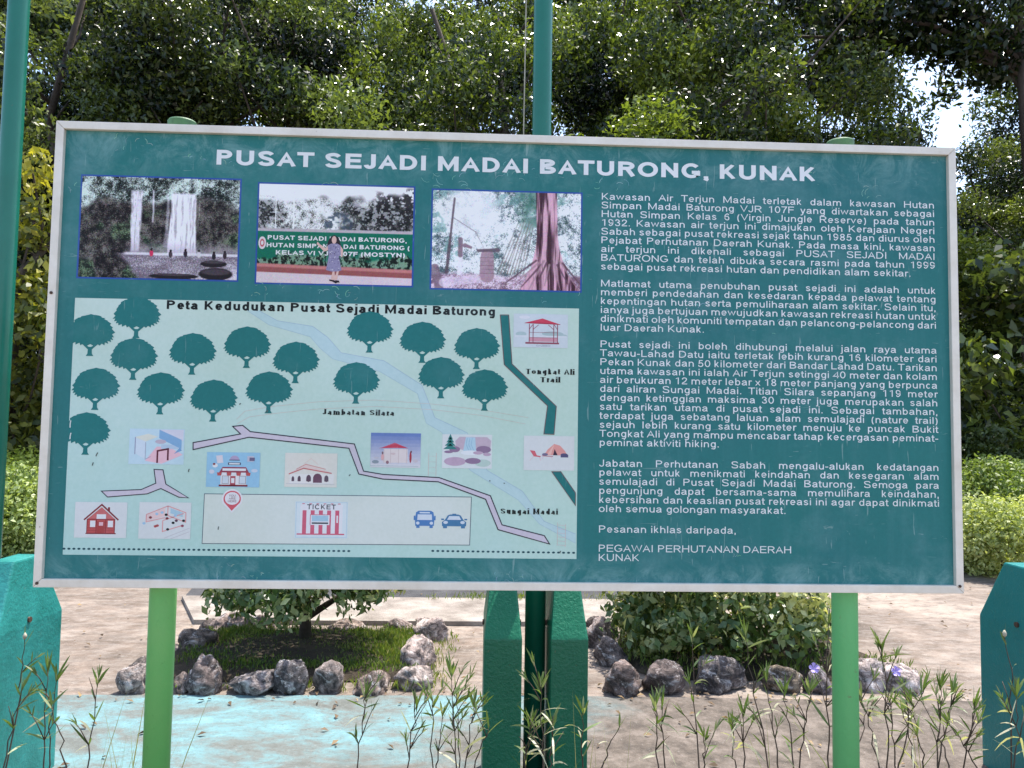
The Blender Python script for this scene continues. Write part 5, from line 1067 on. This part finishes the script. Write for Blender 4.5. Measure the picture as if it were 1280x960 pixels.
# ------------------------------------------------------------------ thin flowering stalks in front
GS = 'thin weed stalks growing below the sign'
def stalk(path_px, y, label, seed, flower=None, tops=None, dense=1.0, dry=.15, bud=False):
    """path in photo pixels from bottom to tip, standing at depth y"""
    rg = np.random.default_rng(seed); pts = [atY(px, py, y) for px, py in path_px]
    base = pts[0] + (pts[0] - pts[1]) * (pts[0][2] / max(.05, pts[1][2] - pts[0][2])) * .55; base[2] = .0; base[1] = y + rg.uniform(-.06, .06); pts = [base] + pts
    O = base.copy(); t = empty('weed_stalk', tuple(O), label, 'weed stalk', GS)
    P = np.array(pts) - O; P[1:, 1] += np.linspace(0, 1, len(P) - 1) * rg.uniform(-.04, .04)
    P3 = np.array([(*p,) for p in P]); fine = []
    for i in range(len(P3) - 1):
        for j in range(4):
            f_ = j / 4; fine.append(P3[i] * (1 - f_) + P3[i + 1] * f_ + rg.normal(size=3) * .0035)
    fine.append(P3[-1]); n = len(fine); b = MB(); b.tube(fine, [.0031 - .0021 * i / (n - 1) for i in range(n)], 6)
    Q, Tn = [], []
    def leaf(p, d, L, w, tone, curl):
        d = d / np.linalg.norm(d); s_ = np.cross(d, rg.normal(size=3)); s_ /= np.linalg.norm(s_) + 1e-9; prev = None; segs = 4
        for k in range(segs + 1):
            f_ = k / segs; c = p + d * L * f_ + np.array((0, 0, -curl * L * f_ * f_)); wd = w * math.sin(math.pi * min(.97, .12 + .86 * f_)) * .5
            cur = (c - s_ * wd, c + s_ * wd)
            if prev: Q.append((prev[0], cur[0], cur[1], prev[1])); Tn.append(tone)
            prev = cur
    def whorl(p, axis, k, L):
        for i in range(k):
            a = i * 2.4 + rg.uniform(0, .5); sp2 = rg.uniform(.15, .7); d = axis * 1.0 + np.array((math.cos(a) * sp2, math.sin(a) * sp2, rg.uniform(-.1, .3)))
            leaf(p - axis * rg.uniform(0, .03), d, L * rg.uniform(.55, 1.1), L * .10, np.clip(.5 + rg.normal() * .15, .1, .8), rg.uniform(0, .25))
    ax = np.array(fine[-1]) - np.array(fine[-4]); ax /= np.linalg.norm(ax)
    whorl(np.array(fine[-1]), ax, int(7 * dense), .08)
    L_tot = np.linalg.norm(P3[-1])
    for k in range(int(7 * dense)):
        f_ = rg.uniform(.45, .95); i = min(n - 2, int(f_ * (n - 1))); p = np.array(fine[i]); a = rg.uniform(0, 6.28)
        isdry = rg.random() < dry + .12
        d = np.array((math.cos(a), math.sin(a), rg.uniform(-.5, .9) if isdry else rg.uniform(.4, 1.3)))
        leaf(p, d, rg.uniform(.05, .1), rg.uniform(.005, .009), .97 if isdry else np.clip(.42 + rg.normal() * .15, .1, .75), rg.uniform(.1, .8) if isdry else rg.uniform(0, .4))
        if rg.random() < .35:
            e = p + np.array((math.cos(a) * .05, math.sin(a) * .03, rg.uniform(.04, .1))); b.tube([p, (p + e) / 2 + np.array((0, 0, .005)), e], [.002, .0016, .001], 5)
            if rg.random() < .6: whorl(e, unit((e - p)[None])[0], 5, .055)
    b.build('stem', M['stem'], t, smooth=True)
    quad_mesh('leaves', np.array(Q), np.array(Tn), M['stalk_leaf'], t)
    if flower:
        c = atY(*flower, y) - O; c[1] -= .01; fb = MB(); tip = np.array(fine[-6 if n > 8 else -2])
        s2 = MB(); s2.tube([tip, (tip + c) / 2 + np.array((0, 0, .01)), c + np.array((0, .012, -.004))], .0014, 5); s2.build('flower_stalk', M['stem'], t)
        R = .0155; cen = np.array((0, -.85, .35)); cen = cen / np.linalg.norm(cen); u = np.cross(cen, (0, 0, 1.)); u /= np.linalg.norm(u); w_ = np.cross(u, cen)
        for k in range(5):
            a = 2 * math.pi * k / 5 + .3; vs = [c]
            for da, rr in ((-.55, .75), (-.4, 1.0), (0, 1.1), (.4, 1.0), (.55, .75)):
                vs.append(c + (u * math.cos(a + da) + w_ * math.sin(a + da)) * R * rr + cen * (.008 + rg.uniform(-.003, .004)))
            fb.add(vs, [(0, i, i + 1) for i in range(1, 5)])
        fb.add([c + cen * -.0, c + u * .004 - cen * .02, c + w_ * .004 - cen * .02, c - u * .004 - cen * .02], [(0, 1, 2), (0, 2, 3), (0, 3, 1)])
        fb.build('flower', M['petal'], t)
    if bud:
        p = P3[-1]; MB().lathe([(.001, 0), (.006, .006), (.007, .014), (.002, .024)], tuple(p), 10).build('seed_pod', M['dry'], t, smooth=True)
    return t
ST = [
 ([(5, 958), (14, 900), (21, 862)], .55, 'bent weed stalk at the bottom left corner in front of the turquoise pillar', {}),
 ([(55, 955), (55, 890), (57, 838)], .6, 'straight weed stalk in front of the right side of the turquoise pillar', {}),
 ([(61, 957), (66, 890), (73, 842)], .65, 'weed stalk along the right edge of the turquoise pillar', {}),
 ([(110, 960), (120, 900), (127, 845)], .6, 'lone weed stalk between the turquoise pillar and the left green post', dict(dense=1.2)),
 ([(24, 870), (32, 830), (39, 796)], .75, 'bare stalk with a brown pod on the turquoise pillar', dict(dense=.3, bud=True)),
 ([(446, 960), (452, 905), (457, 868)], .55, 'lone weed stalk left of the front right corner rock', dict(dense=1.1)),
 ([(510, 960), (516, 915), (521, 880)], .5, 'leaning weed stalk at the left end of the clump beside the middle pillars', {}),
 ([(541, 960), (541, 910), (541, 872)], .6, 'upright weed stalk second from left in the clump beside the middle pillars', {}),
 ([(546, 962), (550, 920), (554, 888)], .65, 'shortest weed stalk in the clump beside the middle pillars', dict(dense=.8)),
 ([(569, 958), (567, 900), (564, 845)], .55, 'tallest weed stalk in the clump beside the middle pillars', dict(dense=1.5)),
 ([(575, 960), (573, 910), (571, 868)], .62, 'second tall weed stalk beside the tallest one near the middle pillars', dict(dense=1.2)),
 ([(582, 959), (588, 910), (593, 878)], .6, 'weed stalk nearest the left side of the middle pillars', {}),
 ([(679, 959), (679, 905), (677, 858)], .45, 'leafy weed stalk with pale dry leaves before the middle flagpole', dict(dense=1.7, dry=.5)),
 ([(655, 959), (660, 925), (664, 900)], .5, 'dry-leaved weed stalk in front of the left middle pillar', dict(dense=1.4, dry=.5)),
 ([(688, 962), (690, 930), (691, 905)], .48, 'short weed stalk in front of the right middle pillar', dict(dense=1.1, dry=.35)),
 ([(727, 960), (727, 920), (727, 884)], .5, 'weed stalk at the right edge of the right middle pillar', dict(dense=1.2, dry=.35)),
 ([(822, 960), (821, 915), (820, 876)], .55, 'left one of a close pair of weed stalks below the dark brown rock', {}),
 ([(831, 960), (829, 915), (826, 876)], .58, 'right one of a close pair of weed stalks below the dark brown rock', {}),
 ([(874, 960), (870, 880), (869, 797)], .5, 'very tall weed stalk crossing the bush left of the blackish rock', dict(dense=1.2)),
 ([(880, 961), (878, 935), (876, 912)], .52, 'short weed stalk at the foot of the very tall one', dict(dense=.9)),
 ([(961, 956), (942, 869), (930, 792)], .5, 'slanted tall weed stalk crossing the right part of the bush', dict(dense=1.3)),
 ([(930, 956), (928, 915), (927, 884)], .56, 'upright weed stalk below the blackish rock', dict(dense=1.1)),
 ([(919, 958), (918, 935), (917, 912)], .6, 'short weed stalk left of the upright one below the blackish rock', dict(dense=.8)),
 ([(973, 954), (968, 895), (963, 850)], .5, 'weed stalk in front of the mossy tan rock, left side', dict(dense=1.2)),
 ([(991, 956), (985, 905), (980, 862)], .54, 'weed stalk in front of the mossy tan rock, middle', {}),
 ([(999, 950), (1005, 900), (1007, 856)], .58, 'weed stalk in front of the mossy tan rock, right side', {}),
 ([(1037, 949), (1030, 860), (1029, 772)], .4, 'tall dark weed stalk with a violet flower left of the right green post', dict(dense=1.0, flower=(1015, 834))),
 ([(1097, 957), (1088, 905), (1073, 868)], .5, 'branching weed stalk touching the right green post', dict(dense=1.2)),
 ([(1109, 957), (1106, 868), (1097, 803)], .45, 'tall weed stalk with a violet flower right of the right green post', dict(dense=1.6, flower=(1117, 838))),
 ([(1118, 957), (1113, 905), (1110, 872)], .52, 'weed stalk just behind the tall flowering one', dict(dense=1.2)),
 ([(1125, 957), (1136, 890), (1150, 854)], .5, 'weed stalk leaning right below the whitest rock', dict(dense=1.3)),
 ([(1156, 956), (1150, 910), (1144, 878)], .55, 'weed stalk leaning left below the whitest rock', dict(dense=1.2)),
 ([(1172, 955), (1171, 900), (1168, 850)], .5, 'straight weed stalk midway between the green post and the right pillar', dict(dense=1.3)),
 ([(1176, 940), (1186, 900), (1194, 864)], .52, 'forked weed stalk right of the straight midway stalk', dict(dense=1.2)),
 ([(1222, 958), (1205, 925), (1190, 905)], .5, 'low weed stalk bending left before the right pillar', dict(dense=1.0)),
 ([(1208, 940), (1212, 905), (1213, 876)], .55, 'weed stalk close to the left edge of the right pillar', dict(dense=1.2)),
 ([(1140, 958), (1132, 905), (1118, 880)], .46, 'dry leafless twig crossing in front of the tall flowering stalk', dict(dense=.35, dry=1.0)),
 ([(1184, 957), (1176, 915), (1158, 880)], .44, 'dry leafless twig leaning left beside the straight midway stalk', dict(dense=.35, dry=1.0)),
 ([(1060, 958), (1083, 915), (1091, 885)], .48, 'brown twig rising past the foot of the right green post', dict(dense=.4, dry=.9)),
 ([(592, 960), (604, 925), (612, 906)], .5, 'thin dry twig at the left edge of the left middle pillar', dict(dense=.35, dry=1.0)),
 ([(752, 960), (760, 930), (774, 905)], .5, 'thin dry arching twig just right of the right middle pillar', dict(dense=.35, dry=1.0)),
 ([(84, 960), (76, 915), (66, 880)], .5, 'dry twig leaning left over the foot of the turquoise pillar', dict(dense=.4, dry=1.0)),
 ([(1268, 955), (1276, 910), (1279, 870)], .45, 'weed stalk in front of the right pillar at the photo edge', dict(dense=1.3, dry=.4)),
 ([(1264, 905), (1268, 850), (1259, 798)], .5, 'bare pale stalk with a white pod in front of the right pillar', dict(dense=.4, bud=True, dry=.8)),
]
for i, (pp, y, lab, kw) in enumerate(ST): stalk(pp, y, lab, 500 + i, **kw)
